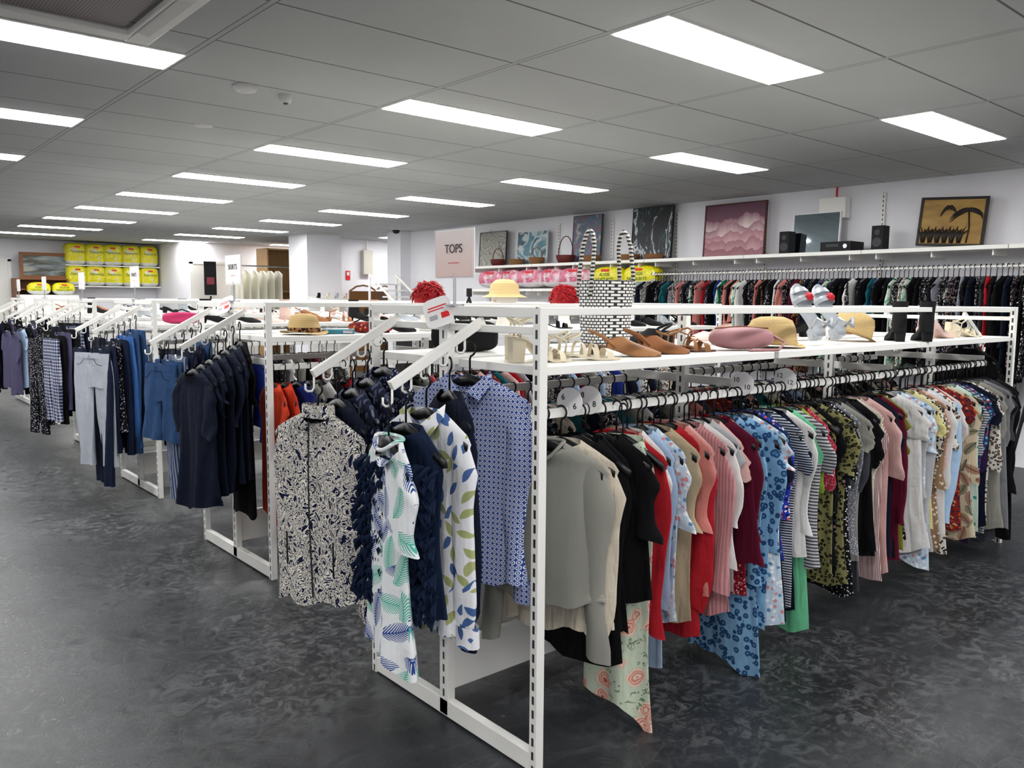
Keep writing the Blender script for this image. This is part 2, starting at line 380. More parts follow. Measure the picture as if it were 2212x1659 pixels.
def sleeve_part(m,side,Ls,W,rg,n=9,nu=12,r0=.05,r1=.036,spread=.03,z0=-.08,d=.013):
    b=rg.uniform(-.03,.03); ph=rg.uniform(0,6.28); sp=spread+rg.uniform(-.03,.01); el=rg.uniform(-.022,.012); rings=[]
    for j in range(n+1):
        q=j/n
        if j==0: cx,cz,r,dd=W-.045,z0-.066,.03,.008
        else: cx,cz=W-.036+sp*q+el*math.sin(q*math.pi)+.006*math.sin(9*q+ph),z0-.09-Ls*q; r=r0+(r1-r0)*q; dd=d
        r*=1+.08*math.sin(15*q+ph)
        ring=[]
        for i in range(nu):
            t=2*math.pi*i/nu; ct=math.cos(t)
            ring.append((side*(cx+r*ct),b*q*q+dd*spow(math.sin(t),1.1)+.009*q*math.sin(2.5*ct+ph+6*q),cz-.03*ct*(1-q*.6)*(1 if j else .7)))
        rings.append(ring)
    m.loft(rings,0)
def leg_part(m,side,L,zc,W,rg,r1=.075,n=9,nu=14,z0=-.085):
    ph=rg.uniform(0,6.28); b=rg.uniform(-.02,.03); rings=[]
    for j in range(n+1):
        q=j/n; z=z0+(-L-z0)*q
        if z>zc: h=(z0-z)/(z0-zc); cx=W*(.46+.1*h); r=W*(.54-.02*h)+.01*h
        else: h=(zc-z)/(zc+L); cx=W*.56+.01*h*math.sin(ph); r=W*.5+.01+(r1-W*.5-.01)*min(1,h*1.15)
        r*=1+.03*math.sin(14*q+ph); ring=[]
        for i in range(nu):
            t=2*math.pi*i/nu
            ring.append((side*cx+r*math.cos(t),b*q+.022*math.sin(t)+.01*q*math.sin(4*t+ph+7*q),z))
        rings.append(ring)
    m.loft(rings,0)
KN={'long_sleeve_top':'long-sleeved top','t_shirt':'short-sleeved top','sleeveless_top':'sleeveless top','dress':'dress','trousers':'trousers','jeans':'jeans','shorts':'shorts','skirt':'skirt','jacket':'jacket','scarf_dress':'pointed-hem top'}
def garment(kind,fab,pos,yaw,L=.66,W=.2,sl=None,parts=False,fold=.012,D=.03,nd=.03,group=None,where='on rack',lo=False,seed=None,hanger=True,flare=None,point=0,extra=None,tilt=0,drift=.02,hero=False):
    rg=random.Random(seed if seed is not None else random.random())
    mat,desc=FAB[fab]; nr,nu=(6,16) if lo else ((20,56) if hero else (12,36))
    m=MB()
    if flare is None: flare=rg.uniform(.92,1.12)
    kids=[]
    if kind in('trousers','jeans','shorts'):
        zc=-.3
        body_part(m,-zc-.01,W,.018,1.0,0,rg,fold*.2,4,nu,pants=True)
        for s in (-1,1):
            q=MB(); leg_part(q if parts else m,s,L,zc,W,rg,r1=.07 if kind!='shorts' else .095,n=8 if lo else 16,nu=10 if lo else 20)
            if parts: kids.append(('trouser_leg',q))
    elif kind=='skirt':
        body_part(m,L,W*.8,.05,1.3,0,rg,fold,nr,nu,pants=True)
    else:
        if kind=='long_sleeve_top' or kind=='jacket': sl=sl or rg.uniform(.44,.56)
        elif kind=='t_shirt': sl=sl or rg.choice([rg.uniform(.08,.16),rg.uniform(.14,.24),rg.uniform(.24,.4)])
        else: sl=sl or 0
        body_part(m,L,W,D,flare,nd,rg,fold,nr,nu,sleeveless=(sl==0),point=point,drift=drift,onesided=(kind=='scarf_dress'))
        if sl>0:
            for s in (-1,1):
                q=MB(); sleeve_part(q if parts else m,s,sl,W,rg,n=5 if lo else 12,nu=8 if lo else 16,spread=.01,r1=.036 if sl>.22 else .046,r0=.052,d=.02 if hero else .013)
                if parts: kids.append(('sleeve',q))
    o=m.obj(kind,mat,None,pos,(0,tilt,yaw),True)
    for nme,q in kids: q.obj(nme,mat,o,smooth=True)
    if extra: extra(o,L,W,mat)
    tag(o,f'{desc} {KN[kind]} hanging {where}',{'t_shirt':'shirt','long_sleeve_top':'shirt','sleeveless_top':'shirt','scarf_dress':'shirt'}.get(kind,kind),group)
    if hanger: hang(pos,yaw,group and group.replace('garments','hangers'),'black plastic clothes hanger '+where,W,tilt)
    return o
BTN=plain('button','#e9e4dc',.3); LBL=plain('woven_label','#f1efe9',.7)
def ex_neck(o,L,W,mat,nd=.03):
    MB().box((0,.02,-.1),(.05,.003,.024)).obj('neck_label',LBL,o)
    MB().tube([(.07*math.cos(t),.03*math.sin(t),-.08-(nd*1.1*(1-math.cos(t)**2) if math.sin(t)<0 else 0)) for t in [i*math.pi/10 for i in range(21)]],.006,6).obj('neckband',mat,o,smooth=True)
def ex_neck2(o,L,W,mat): ex_neck(o,L,W,mat,.055)
def ex_shirt(o,L,W,mat):
    MB().loft([[(x,-.034-.006*math.sin(q*3),-.13-q*(L-.15)) for x in (-.014,-.005,.005,.014)] for q in [i/10 for i in range(11)]],0,False).obj('button_placket',mat,o,smooth=True)
    for s in (-1,1):
        c=MB(); c.add([(s*.06,.02,-.062),(s*.072,-.02,-.074),(s*.012,-.038,-.122),(s*.06,-.04,-.147),(s*.098,-.02,-.092)],[(0,1,4),(1,2,3,4)]); c.obj('collar',mat,o)
        MB().lathe([(.042,0),(.044,-.06)],14,(s*(W-.02),0,-.08-.09-.5),sy=.6).obj('cuff',mat,o,smooth=True)
    for i in range(5):
        MB().lathe([(.001,-.002),(.006,-.002),(.006,.002)],10,cap0=True).obj('button',BTN,o,(0,-.042,-.17-i*(L-.2)/5),(R90,0,0))
def ex_jacket(o,L,W,mat):
    MB().loft([[(x,-.04-.006*math.sin(q*4),-.1-q*(L-.11)) for x in (-.004,.004)] for q in [i/10 for i in range(11)]],0,False).obj('zipper',BLK2,o)
    MB().lathe([(.07,-.092),(.068,-.055),(.064,-.05)],24,sy=.48).obj('collar',mat,o,smooth=True)
    for s in (-1,1): MB().box((s*.11,-.046,-L+.16),(.004,.004,.11)).obj('pocket_welt',BLK2,o,rot=(0,0,0))
def ex_feather(o,L,W,mat):
    rg=random.Random(3); m=MB()
    for i in range(520):
        x=rg.uniform(-W*.95,W*.95); z=rg.uniform(-L+.02,-.17); y=-.034-.01*rg.random()-.01*math.cos(x*8); a=rg.uniform(-.6,.6); h=.034
        m.add([(x-.009,y+.006,z),(x+.009,y+.006,z),(x+math.sin(a)*h+.008,y-.018,z-h*.7),(x+math.sin(a)*h*1.4,y-.012,z-h*1.3),(x+math.sin(a)*h-.008,y-.018,z-h*.7)],[(0,1,2,3,4)])
    m.obj('feather_trim',mat,o)
def ex_jean(o,L,W,mat):
    MB().loft([[(W*1.01*math.cos(t),.024*math.sin(t),z) for t in [i*math.pi/12 for i in range(24)]] for z in (-.075,-.11)],0).obj('waistband',mat,o,smooth=True)
    for s in (-1,1): MB().tube([(s*.05,-.028,-.113),(s*.08,-.031,-.145),(s*.13,-.026,-.155)],.0018,5).obj('pocket_seam',FAB['jdark'][0],o)
    MB().lathe([(.001,-.003),(.008,-.003),(.008,.002)],12,cap0=True).obj('button',CHROME,o,(0,-.026,-.094),(R90,0,0))
# ------------------------------------------------------------------ racks
RL,RW=3.6,.87
AL,AD=.315,.172
def rack(X0,Y0,label,arms_far=False,detail=True):
    e=empty('clothing_rack',(X0+RL/2,Y0+RW/2,0)); tag(e,label,'clothing rack','white steel clothing racks')
    def P(x,y,z): return (x-RL/2,y-RW/2,z)
    def bar(name,c,d,mat=WHITE,bev=.002): return MB().box((0,0,0),d).obj(name,mat,e,P(*c),bevel=bev)
    for x in (0,RL):
        for y in (0,RW): bar('upright_post',(x,y,.675),(.03,.03,1.35),SLOT)
        bar('top_rail',(x,RW/2,1.335),(.028,RW-.03,.03)); bar('arm_crossbar',(x,RW/2,1.285),(.02,RW-.03,.022))
        bar('base_rail',(x,RW/2,.035),(.03,RW-.03,.055))
    for i in range(4): bar('centre_post',(i*1.2,RW/2,.66),(.03,.045,1.3),SLOT)
    for y in (0,RW):
        bar('top_rail',(RL/2,y,1.338),(RL-.03,.02,.022))
        for x in (0.6,1.8,3.0):
            s=1 if y==0 else -1
            bar('shelf',(x,y+s*.2,1.172),(1.17,.39,.026))
        yb=.12 if y==0 else RW-.12
        bar('hanging_rail',(RL/2+.02,yb,1.03),(RL-.1,.012,.03))
        for i in range(4):
            x=i*1.2; x=min(max(x,.05),RL-.05)
            bar('rail_bracket',(x,(yb+RW/2)/2,1.055),(.008,abs(RW/2-yb),.035))
    for i in range(3): bar('base_panel',(i*1.2+.6,RW/2,.17),(1.16,.02,.16))
    for x in (1.2,2.4,RL): 
        bar('foot',(x,RW/2,.03),(.05,RW*.4,.05))
    ends=[(0,-1)]+([(RL,1)] if arms_far else [])
    for x,s in ends:
        for ya in (.26,.72):
            a=MB(); ang=math.atan2(AD,AL)
            a.box((s*AL/2,0,-AD/2),(math.hypot(AL,AD)+.01,.02,.027),0,Matrix.Rotation(s*ang,3,'Y'))
            ao=a.obj('display_arm',WHITE,e,P(x,ya,1.305),bevel=.002)
            for t in (.2,.4,.6,.8,1.0):
                hx,hz=s*AL*t,-AD*t-.012
                MB().tube([(hx,0,hz),(hx,0,hz-.035),(hx+s*.008,0,hz-.045),(hx+s*.022,0,hz-.045),(hx+s*.03,0,hz-.038),(hx+s*.03,0,hz-.02)],.0038,6).obj('hook',WHITE,ao,smooth=True)
    return e
def arm_pos(X0,Y0,which,t): return (X0-AL*t-.012,Y0+(.26 if which=='r' else .72),1.305-AD*t-.064)
RK=[(1.53,1.66),(1.66,3.71),(1.77,5.74),(1.90,7.76),(2.0,9.8),(2.1,11.8)]
rl=['double-sided white steel clothing rack with shoes and hats on top','white steel clothing rack holding wigs, hats and bags','white steel clothing rack with jeans on its end arms','white steel clothing rack with patterned trousers on end arms','white steel clothing rack with purple shirts on end arms','white steel clothing rack with black trousers on end arms']
for i,(x,y) in enumerate(RK): rack(x,y,rl[i],arms_far=(i==0))
fr=-R90
x0,y0=RK[0]
G='garments on end arms'
W1='on rack end arm'
def A(kind,fab,r,which,t,yaw=0,**kw):
    X0,Y0=RK[r]; p=arm_pos(X0,Y0,which,t)
    return garment(kind,fab,p,fr+math.radians(yaw),group=G,where=W1,**kw)
A('t_shirt','palm',0,'r',1.0,-8,L=.71,W=.15,sl=.2,parts=True,nd=.08,fold=.018,D=.035,seed=3,extra=ex_neck,flare=1.0,drift=0,hero=True)
A('sleeveless_top','nfeat',0,'r',.82,4,L=.6,W=.185,fold=.016,D=.03,seed=4,drift=0,extra=ex_feather,hero=True)
A('long_sleeve_top','lemon',0,'r',.6,6,L=.72,W=.19,sl=.56,parts=True,fold=.014,D=.035,seed=5,extra=ex_shirt,drift=0,hero=True)
A('long_sleeve_top','navy',0,'r',.34,-12,L=.8,W=.165,sl=.54,parts=True,fold=.012,D=.03,seed=6,drift=0,hero=True)
A('long_sleeve_top','btile',0,'r',.1,16,L=.68,W=.225,sl=.5,parts=True,fold=.01,D=.035,seed=8,extra=ex_shirt,drift=0,hero=True)
A('jacket','swirl',0,'l',.92,14,L=.69,W=.22,sl=.55,parts=True,fold=.012,D=.04,seed=9,extra=ex_jacket,drift=0,hero=True)
A('long_sleeve_top','navy',0,'l',.7,0,L=.68,W=.19,parts=True,fold=.02,D=.03,seed=10,hero=True)
A('long_sleeve_top','nleaf',0,'l',.52,-4,L=.62,W=.19,parts=True,seed=11,hero=True)
A('t_shirt','nleaf',0,'l',.34,-4,L=.6,W=.19,parts=True,seed=12)
A('t_shirt','ndot',0,'l',.14,0,L=.6,W=.2,parts=True,seed=13)
A('t_shirt','navy',1,'r',.8,8,L=.74,W=.19,sl=.22,parts=True,fold=.026,seed=20,D=.035,hero=True)
A('t_shirt','navy',1,'r',.68,4,L=.7,W=.18,parts=True,seed=21,fold=.02)
A('t_shirt','navy',1,'r',.55,0,L=.74,W=.2,parts=True,seed=22,fold=.02)
A('long_sleeve_top','navy',1,'r',.42,0,L=.72,W=.19,parts=True,seed=19,fold=.02)
A('t_shirt','navy',1,'r',.29,0,L=.7,W=.2,parts=True,seed=23)
A('t_shirt','navy',1,'r',.17,-4,L=.74,W=.2,parts=True,seed=24)
A('dress','black',1,'r',.06,-4,L=.95,W=.16,sl=.2,parts=True,seed=18)
A('shorts','jean',1,'l',.82,10,L=.48,W=.155,parts=True,seed=25,extra=ex_jean)
A('shorts','jean',1,'l',.7,6,L=.5,W=.15,parts=True,seed=15)
A('jeans','nstr',1,'l',.57,0,L=.86,W=.16,parts=True,seed=26)
A('jeans','jdark',1,'l',.44,0,L=.76,W=.18,seed=27)
A('shorts','jdark',1,'l',.3,0,L=.55,W=.17,seed=29)
A('skirt','jean',1,'l',.15,0,L=.6,W=.2,seed=28)
A('jeans','jlight',2,'r',1.0,22,L=.84,W=.18,parts=True,seed=30,extra=ex_jean)
A('jeans','jdark',2,'r',.84,6,L=1.0,W=.17,parts=True,seed=31)
A('jeans','jdark',2,'r',.7,0,L=.8,W=.18,parts=True,seed=37)
A('skirt','pdot',2,'r',.57,0,L=.7,W=.2,seed=32)
A('jeans','jdark',2,'r',.46,0,L=.86,W=.18,seed=38)
A('jeans','jblue',2,'r',.34,0,L=.84,W=.18,parts=True,seed=33)
A('jeans','jean',2,'r',.22,0,L=.9,W=.18,seed=34); A('jeans','jean',2,'r',.1,0,L=.8,W=.18,seed=39)
A('jeans','jdark',2,'l',.9,0,L=.9,W=.16,seed=35); A('jeans','navy',2,'l',.5,0,L=.9,W=.16,seed=36)
for r,lst in ((3,[('trousers','plaid','r',.9,.8),('trousers','pdot','l',1.0,.95),('trousers','black','r',.75,.85),('trousers','lilac','r',.6,.75),('trousers','black','r',.45,.8),('trousers','plaid','r',.3,.7),('trousers','pdot','l',.8,.9),('trousers','black','l',.6,.9),('trousers','navy','l',.4,.9),('trousers','navy','r',.15,.8),('trousers','black','l',.2,.85)]),
              (4,[('t_shirt','lilac','r',1.0,.75),('t_shirt','ltblue','r',.8,.7),('long_sleeve_top','black','r',.65,.8),('t_shirt','lilac','r',.5,.7),('trousers','pdot','r',.3,.9),('t_shirt','lilac','l',1.0,.7),('t_shirt','navy','l',.6,.8),('trousers','black','r',.12,.9)]),
              (5,[('trousers','black','r',1.0,.9),('trousers','navy','r',.8,.9),('t_shirt','black','r',.6,.8),('trousers','black','l',.8,.9),('t_shirt','lilac','r',.4,.8),('t_shirt','black','r',.15,.8)])):
    for i,(kd,fb,wh,t,L) in enumerate(lst): A(kd,fb,r,wh,t,8,L=L,W=.17,lo=(r>3),seed=40+r*10+i)
# main rack, long visible side
seq=[('long_sleeve_top','sage',.57),('long_sleeve_top','cream',.64),('dress','black',.84),('long_sleeve_top','black',.66),('t_shirt','black',.64),('scarf_dress','floralch',.93),('long_sleeve_top','red',.7),('t_shirt','coral',.66),('t_shirt','white',.6),('long_sleeve_top','ltblue',.8),('t_shirt','palef',.72),('t_shirt','beige',.68),
('long_sleeve_top','red',.84),('t_shirt','coral',.64),('t_shirt','pink',.66),('long_sleeve_top','pinkk',.78),('t_shirt','white',.64),('t_shirt','ltgrey',.7),('t_shirt','pink',.7),('t_shirt','maroon',.62),('t_shirt','redpat',.72),('long_sleeve_top','bleo',.92),('t_shirt','bleo',.84),('t_shirt','palef',.78),
('t_shirt','navy',.8),('t_shirt','bpais',.62),('t_shirt','bluef',.74),('t_shirt','nstripe',.86),('t_shirt','navy',.76),('t_shirt','white',.66),('t_shirt','mint',.9),('t_shirt','gstripe',.7),('t_shirt','lime',.62),('t_shirt','reddot',.72),('sleeveless_top','oleo',.8),('t_shirt','black',.7),('t_shirt','oleo',.8),('t_shirt','bflor',.84),
('t_shirt','bdot',.8),('long_sleeve_top','gglit',.8),('t_shirt','grey',.76),('t_shirt','dgrey',.84),('t_shirt','black',.78),('t_shirt','black',.7),('t_shirt','cream',.78),('long_sleeve_top','pstripe',.88),('t_shirt','pink',.82),('t_shirt','navy',.76),('t_shirt','black',.8),('long_sleeve_top','maroon',.76),
('t_shirt','olive',.74),('sleeveless_top','bdot',.78),('t_shirt','white',.84),('t_shirt','ltgrey',.78),('t_shirt','palef',.8),('long_sleeve_top','ltgrey',.8),('t_shirt','black',.74),('t_shirt','yellow',.68),('t_shirt','wleo',.84),('t_shirt','taupe',.8),('t_shirt','pink',.84),('t_shirt','white',.8),
('long_sleeve_top','sky',.8),('t_shirt','wleo',.8),('t_shirt','red',.64),('t_shirt','white',.76),('t_shirt','paisr',.84),('t_shirt','bpal',.9),('t_shirt','mintc',.82),('sleeveless_top','mintc',.84),('t_shirt','ndot',.84),('t_shirt','gstripe',.8),('t_shirt','bluef',.84),
('t_shirt','purple',.98),('t_shirt','navy',.86),('t_shirt','wleo',.84),('t_shirt','gstripe',.84),('t_shirt','grey',.82),('long_sleeve_top','gknit',.86),('t_shirt','dgrey',.88),('t_shirt','gknit',.86),('t_shirt','black',.88),('t_shirt','dgrey',.86),('long_sleeve_top','black',.86),('long_sleeve_top','black',.9)]
G1='garments on the long rail of the shoe rack'
n=len(seq); xs=x0+.19; xe=x0+RL-.08
for i,(kd,fb,L) in enumerate(seq):
    x=xs+(xe-xs)*i/(n-1)+(random.uniform(-.01,.01) if i>3 else 0)
    if i==0: garment(kd,fb,(x-.055,y0+.13,1.03),fr+.34,L=L,W=.22,sl=.57,parts=True,fold=.007,nd=.05,D=.03,seed=100,group=G1,extra=ex_neck2,where='on white rack rail',flare=1.06,drift=0,hero=True)
    elif i==1: garment(kd,fb,(x-.03,y0+.12,1.03),fr+.3,L=L+.03,W=.2,sl=.5,parts=True,fold=.016,D=.026,seed=101,group=G1,where='on white rack rail',drift=0,hero=True)
    elif kd=='scarf_dress': garment(kd,fb,(x+.01,y0+.04,1.03),fr+.35,L=L,W=.12,parts=True,fold=.02,D=.02,seed=105,group=G1,point=.14,where='on white rack rail',flare=1.1,drift=0,hero=True)
    else:
        big=(fb=='sky')
        garment(kd,fb,(x,y0+.12+random.uniform(-.025,.005),1.03),fr+(.24-.04*i if i<6 else (.3 if big else random.uniform(-.1,.1) if i%6 else random.uniform(.12,.22))),L=L*random.uniform(.9,1.07)+(0 if i<24 else .02),W=.22 if big else random.uniform(.165,.218),parts=True,fold=random.uniform(.009,.016),D=random.uniform(.01,.02) if not big else .04,seed=100+i,group=G1,point=random.choice([0,0,0,0,.06]),where='on white rack rail',tilt=random.uniform(-.05,.05))
pal=['black','navy','white','red','grey','bwfl','maroon','ltblue','pink','bflor','cream','teal','black','coral','bwzig','dgrey','cobalt','paisr','wleo','ndot','ltgrey']
def row(xa,xb,yy,z,n,G,yaw=fr,seed=0,pl=pal,L=(.55,.75),axis='x',first=None,where='on white rack rail',L1=None,yj=.12):
    rg=random.Random(seed)
    for i in range(n):
        q=xa+(xb-xa)*i/(n-1)+rg.uniform(-.006,.006)
        fb=first[i] if first and i<len(first) else rg.choice(pl)
        kd=rg.choice(['t_shirt','long_sleeve_top','t_shirt','sleeveless_top'])
        LL=rg.uniform(*L)
        if L1 and i<len(L1): LL=L1[i]; kd='t_shirt'
        garment(kd,fb,(q,yy,z) if axis=='x' else (yy,q,z),yaw+rg.uniform(-yj,yj),L=LL,W=rg.uniform(.18,.21),fold=.01,D=.018,lo=not(first and i<3),seed=rg.random(),group=G,where=where)
row(x0+.15,x0+RL-.15,y0+RW-.12,1.03,42,'garments on the inner rail of the shoe rack',seed=5)
x1,y1=RK[1]
row(x1+.06,x1+RL-.6,y1+.1,1.03,46,'garments on the second rack rail',seed=6,first=['orange','orange','cobalt','grey','white','black','red','bwfl','coral','maroon','white','bwzig','black','grey','reddot'],L1=[.76,.8,.7])
x2,y2=RK[2]
row(x2+.1,x2+1.4,y2+.12,1.03,20,'garments on the third rack rail',seed=8)
row(RK[3][0]+.1,RK[3][0]+.9,RK[3][1]+.12,1.03,9,'garments on the fourth rack rail',seed=9)
for i in range(4):
    garment('long_sleeve_top','black',(x0+RL+.06+.09*i,y0+.26,1.305-.1-.05*i-.02),R90-.1*i,L=.9,W=.18,fold=.02,D=.04,seed=300+i,group=G,where=W1)
# ------------------------------------------------------------------ size dividers
for X,num in ((x0+.225,'6'),(x0+.31,'8'),(x0+1.14,'10'),(x0+1.44,'12')):
    d=MB(); rings=[]
    for xx in (-.0012,.0012):
        rings.append([(xx,.045*math.cos(t),.045*math.sin(t)) for t in [i*math.pi/16 for i in range(32)]])
    d.loft(rings,0,True,True,True); o=d.obj('size_divider',WPAP,None,(X,y0+.11,1.06),(0,0,.25))
    tag(o,'round white plastic size divider disc on hanging rail','size divider','size divider discs')
    text('size_number',num,.026,BLK2,o,(-.0022,-.02,-.012),FX)
    text('size_number',num,.026,BLK2,o,(-.0022,.022,.014),FX)
# ------------------------------------------------------------------ signs
def sign(r,word,wy=.19,hz=.14,lab=''):
    X0,Y0=RK[r]; e=empty('sign_stand',(X0,Y0+RW/2-.04,1.35)); tag(e,lab,'sign','rack category signs')
    MB().lathe([(.001,.006),(.03,.006),(.03,0)],16,cap1=True).obj('base_plate',CHROME,e)
    MB().tube([(0,0,0),(0,0,.1)],.005,8).obj('stem',CHROME,e)
    MB().box((0,0,.09+hz/2),(.004,wy+.01,hz+.01)).obj('holder',WPAP,e)
    MB().box((-.0025,0,.09+hz/2),(.002,wy,hz)).obj('card',PAPER if r==0 else WPAP,e)
    if word: text('lettering',word,.038,INK,e,(-.0045,0,.09+hz*.6),FX)
    MB().box((-.004,0,.09+hz*.3),(.001,wy*.3,.002)).obj('print_line',REDP,e)
sign(0,'TOPS',lab='pale peach category sign reading TOPS on chrome stem'); sign(1,'SKIRTS',lab='white category sign reading SKIRTS on chrome stem'); sign(2,'PANTS',lab='white category sign reading PANTS on chrome stem')
for r in (3,4,5): sign(r,'',lab='small white blank category sign on chrome stem')
GPR=plain('grey_print','#a9a9ad',.6)
def leaflet(x,y,z,yaw,lab):
    e=empty('promotional_leaflet',(x,y,z),(-.8,0,yaw)); tag(e,lab,'leaflet','leaflets leaning on racks')
    R=Matrix.Rotation(-.5,3,'Y')
    def Q(px,pz,y): v=R@Vector((px,y,pz)); return tuple(v)
    rings=[[Q(.045*math.copysign(abs(math.cos(t))**.45,math.cos(t)),.07*math.copysign(abs(math.sin(t))**.45,math.sin(t)),yy) for t in [i*math.pi/14 for i in range(28)]] for yy in (-.001,.001)]
    MB().loft(rings,0,True,True,True).obj('card',WPAP,e)
    MB().box(Q(0,.025,-.002),(.06,.001,.005),0,R).box(Q(0,.012,-.002),(.065,.001,.004),0,R).obj('print_line',REDP,e)
    MB().box(Q(.02,-.022,-.002),(.026,.001,.026),0,R).obj('red_panel',REDP,e)
    MB().box(Q(-.018,-.022,-.002),(.026,.001,.02),0,R).obj('grey_panel',GPR,e)
leaflet(x0-.03,y0+.44,1.33,fr+.5,'white rounded leaflet with red print leaning on rack rail'); leaflet(x1-.03,y1+.45,1.33,fr+.3,'white rounded leaflet with red print leaning on rack rail')
# ------------------------------------------------------------------ shoes
TAN=plain('tan_suede','#8f5c38',.8,0,.15); TAN2=plain('caramel_leather','#9d6c42',.6,0,.1); CRM=plain('cream_leather','#d6cbb2',.5); SILV=plain('silver_leather','#a3a8ae',.35,.3)
PNKL=plain('blush_leather','#d0b2a8',.5); BLKS=plain('black_suede','#0c0c0e',.9); REDR=plain('red_rose','#b51429',.5); SOLEB=plain('brown_sole','#5f4430',.7)
SW=[(0,.016),(.06,.025),(.2,.028),(.45,.026),(.68,.038),(.84,.034),(.95,.02),(1,.006)]
def sw(s):
    s=max(0,min(1,s))
    for (a,b),(c,d) in zip(SW,SW[1:]):
        if s<=c: return b+(d-b)*(s-a)/(c-a)
    return .006
def shoe_obj(style,mat,loc,rot,label,heel=.02,group=None,sole=None,L=.24,name=None,tilt=0):
    e=empty(name or 'shoe',loc,(tilt,0,rot)); tag(e,label,'shoe',group)
    def bz(s):
        q=max(0,min(1,(s-.15)/.5)); return heel*(1-q*q*(3-2*q))
    def yy(s): return (s-.5)*L
    th=.006 if style!='rose' else .016
    rings=[[(-sw(s),yy(s),bz(s)),(sw(s),yy(s),bz(s)),(sw(s)*1.02,yy(s),bz(s)+th),(-sw(s)*1.02,yy(s),bz(s)+th)] for s in [i/18 for i in range(19)]]
    MB().loft(rings,0,True,True,True).obj('sole',sole or mat,e)
    if heel>.012: MB().loft([[(x*k,yy(.01)+y,z) for x,y in ((-.022,0),(.022,0),(.02,.045*k),(-.02,.045*k))] for z,k in ((0,.85),(heel*1.0,1))],0,True,True,True).obj('heel',sole or mat,e)
    def shell(s0,s1,h0,h1,nm='upper',cut=0,a0=0):
        rr=[]
        for i in range(11):
            q=i/10; row=[]
            for j in range(13):
                a=math.pi*j/12; s=s0+(s1-s0)*q-(1-q)*cut*abs(math.cos(a))**1.5
                hh=h0+(h1-h0)*q; w=sw(s)*1.05
                row.append((w*math.copysign(abs(math.cos(a))**.8,math.cos(a)),yy(s),bz(s)+th*.3+hh*math.sin(a)**.9))
            rr.append(row)
        MB().loft(rr,0,False,False,s1>=1).obj(nm,mat,e,smooth=True)
    if style=='mule':
        shell(.5,1,.055,.012,cut=.26)
        MB().tube([(.027,yy(.36),bz(.36)+.012),(.029,yy(.2),bz(.2)+.035),(.02,yy(.05),bz(.05)+.05),(0,yy(.0),bz(0)+.054),(-.02,yy(.05),bz(.05)+.05),(-.029,yy(.2),bz(.2)+.035),(-.027,yy(.36),bz(.36)+.012)],.006,6).obj('heel_strap',mat,e,smooth=True)
    elif style=='pump':
        shell(.64,1,.042,.012,cut=.2)
        rr=[]
        for i in range(17):
            a=math.pi*i/16; s=.5*(1-math.sin(a)**.7); x=math.cos(a); x=math.copysign(sw(max(s,.02)),x) if abs(x)>.35 else x/.35*sw(max(s,.02))
            hh=.02+.03*(1-s/.5)
            rr.append([(x,yy(s),bz(s)+th*.5),(x*.93,yy(s+.01),bz(s)+hh)])
        MB().loft(rr,0,False).obj('upper_back',mat,e,smooth=True)
    elif style=='sandal':
        shell(.74,.84,.036,.03,'strap'); shell(.56,.62,.05,.046,'strap')
        MB().tube([(.027,yy(.12),bz(0)+.004),(.028,yy(.14),bz(0)+.045),(.0,yy(.0),bz(0)+.06),(-.028,yy(.14),bz(0)+.045),(-.027,yy(.12),bz(0)+.004)],.0035,6).obj('ankle_strap',mat,e,smooth=True)
        MB().tube([(.028,yy(.14),bz(0)+.045),(.02,yy(.34),bz(0)+.062),(0,yy(.4),bz(0)+.068),(-.02,yy(.34),bz(0)+.062),(-.028,yy(.14),bz(0)+.045)],.0035,6).obj('ankle_strap',mat,e,smooth=True)
    elif style=='boot':
        shell(.3,1,.07,.018)
        MB().loft([[(rx*math.cos(t),yy(.2)+ry*math.sin(t)+off,z) for t in [i*math.pi/8 for i in range(16)]] for z,rx,ry,off in ((heel,.03,.046,.0),(heel+.04,.032,.05,.004),(heel+.08,.031,.042,0),(heel+.145,.036,.042,-.002))],0).obj('shaft',mat,e,smooth=True)
    elif style=='rose':
        shell(.62,.72,.05,.045,'strap'); shell(.8,.9,.04,.03,'strap')
        MB().tube([(.03,yy(.15),bz(0)+.01),(.032,yy(.2),bz(0)+.06),(0,yy(.0),bz(0)+.08),(-.032,yy(.2),bz(0)+.06),(-.03,yy(.15),bz(0)+.01)],.006,6).obj('ankle_strap',mat,e,smooth=True)
        rm=MB()
        for q in range(3):
            for j in range(6):
                a=j*math.pi/3+q*.5; r=.003+.005*q
                rm.lathe([(.0005,.005),(.005,.002),(.007,-.002)],6,(r*math.cos(a),yy(.67)+r*math.sin(a),.064-.003*q))
        rm.obj('rose_ornament',REDR,e,smooth=True)
    return e
ZS=1.186
S=shoe_obj; gs='shoes on the rack shelf'
S('sandal',CRM,(x0+.13,1.80,ZS),-1.9,'cream high block-heeled sandal on rack shelf',.07,gs,L=.2); S('sandal',CRM,(x0+.2,1.90,ZS),-1.8,'cream high block-heeled sandal on rack shelf',.07,gs,L=.2)
S('sandal',CRM,(1.84,1.78,ZS),-2.0,'cream flat strappy sandal on rack shelf',.015,gs,L=.22); S('sandal',CRM,(1.90,1.90,ZS),-1.7,'cream flat strappy sandal on rack shelf',.015,gs,L=.22)
S('mule',TAN2,(2.06,1.82,ZS),-2.3,'tan leather slingback pointed flat shoe',.03,gs,SOLEB); S('mule',TAN,(2.25,1.84,ZS),-2.1,'brown suede pointed slingback shoe',.03,gs,SOLEB)
S('sandal',TAN2,(2.44,1.86,ZS),-2.0,'brown strappy sandal on rack shelf',.015,gs,SOLEB); S('sandal',TAN,(2.54,1.92,ZS),-1.3,'brown strappy sandal on rack shelf',.015,gs)
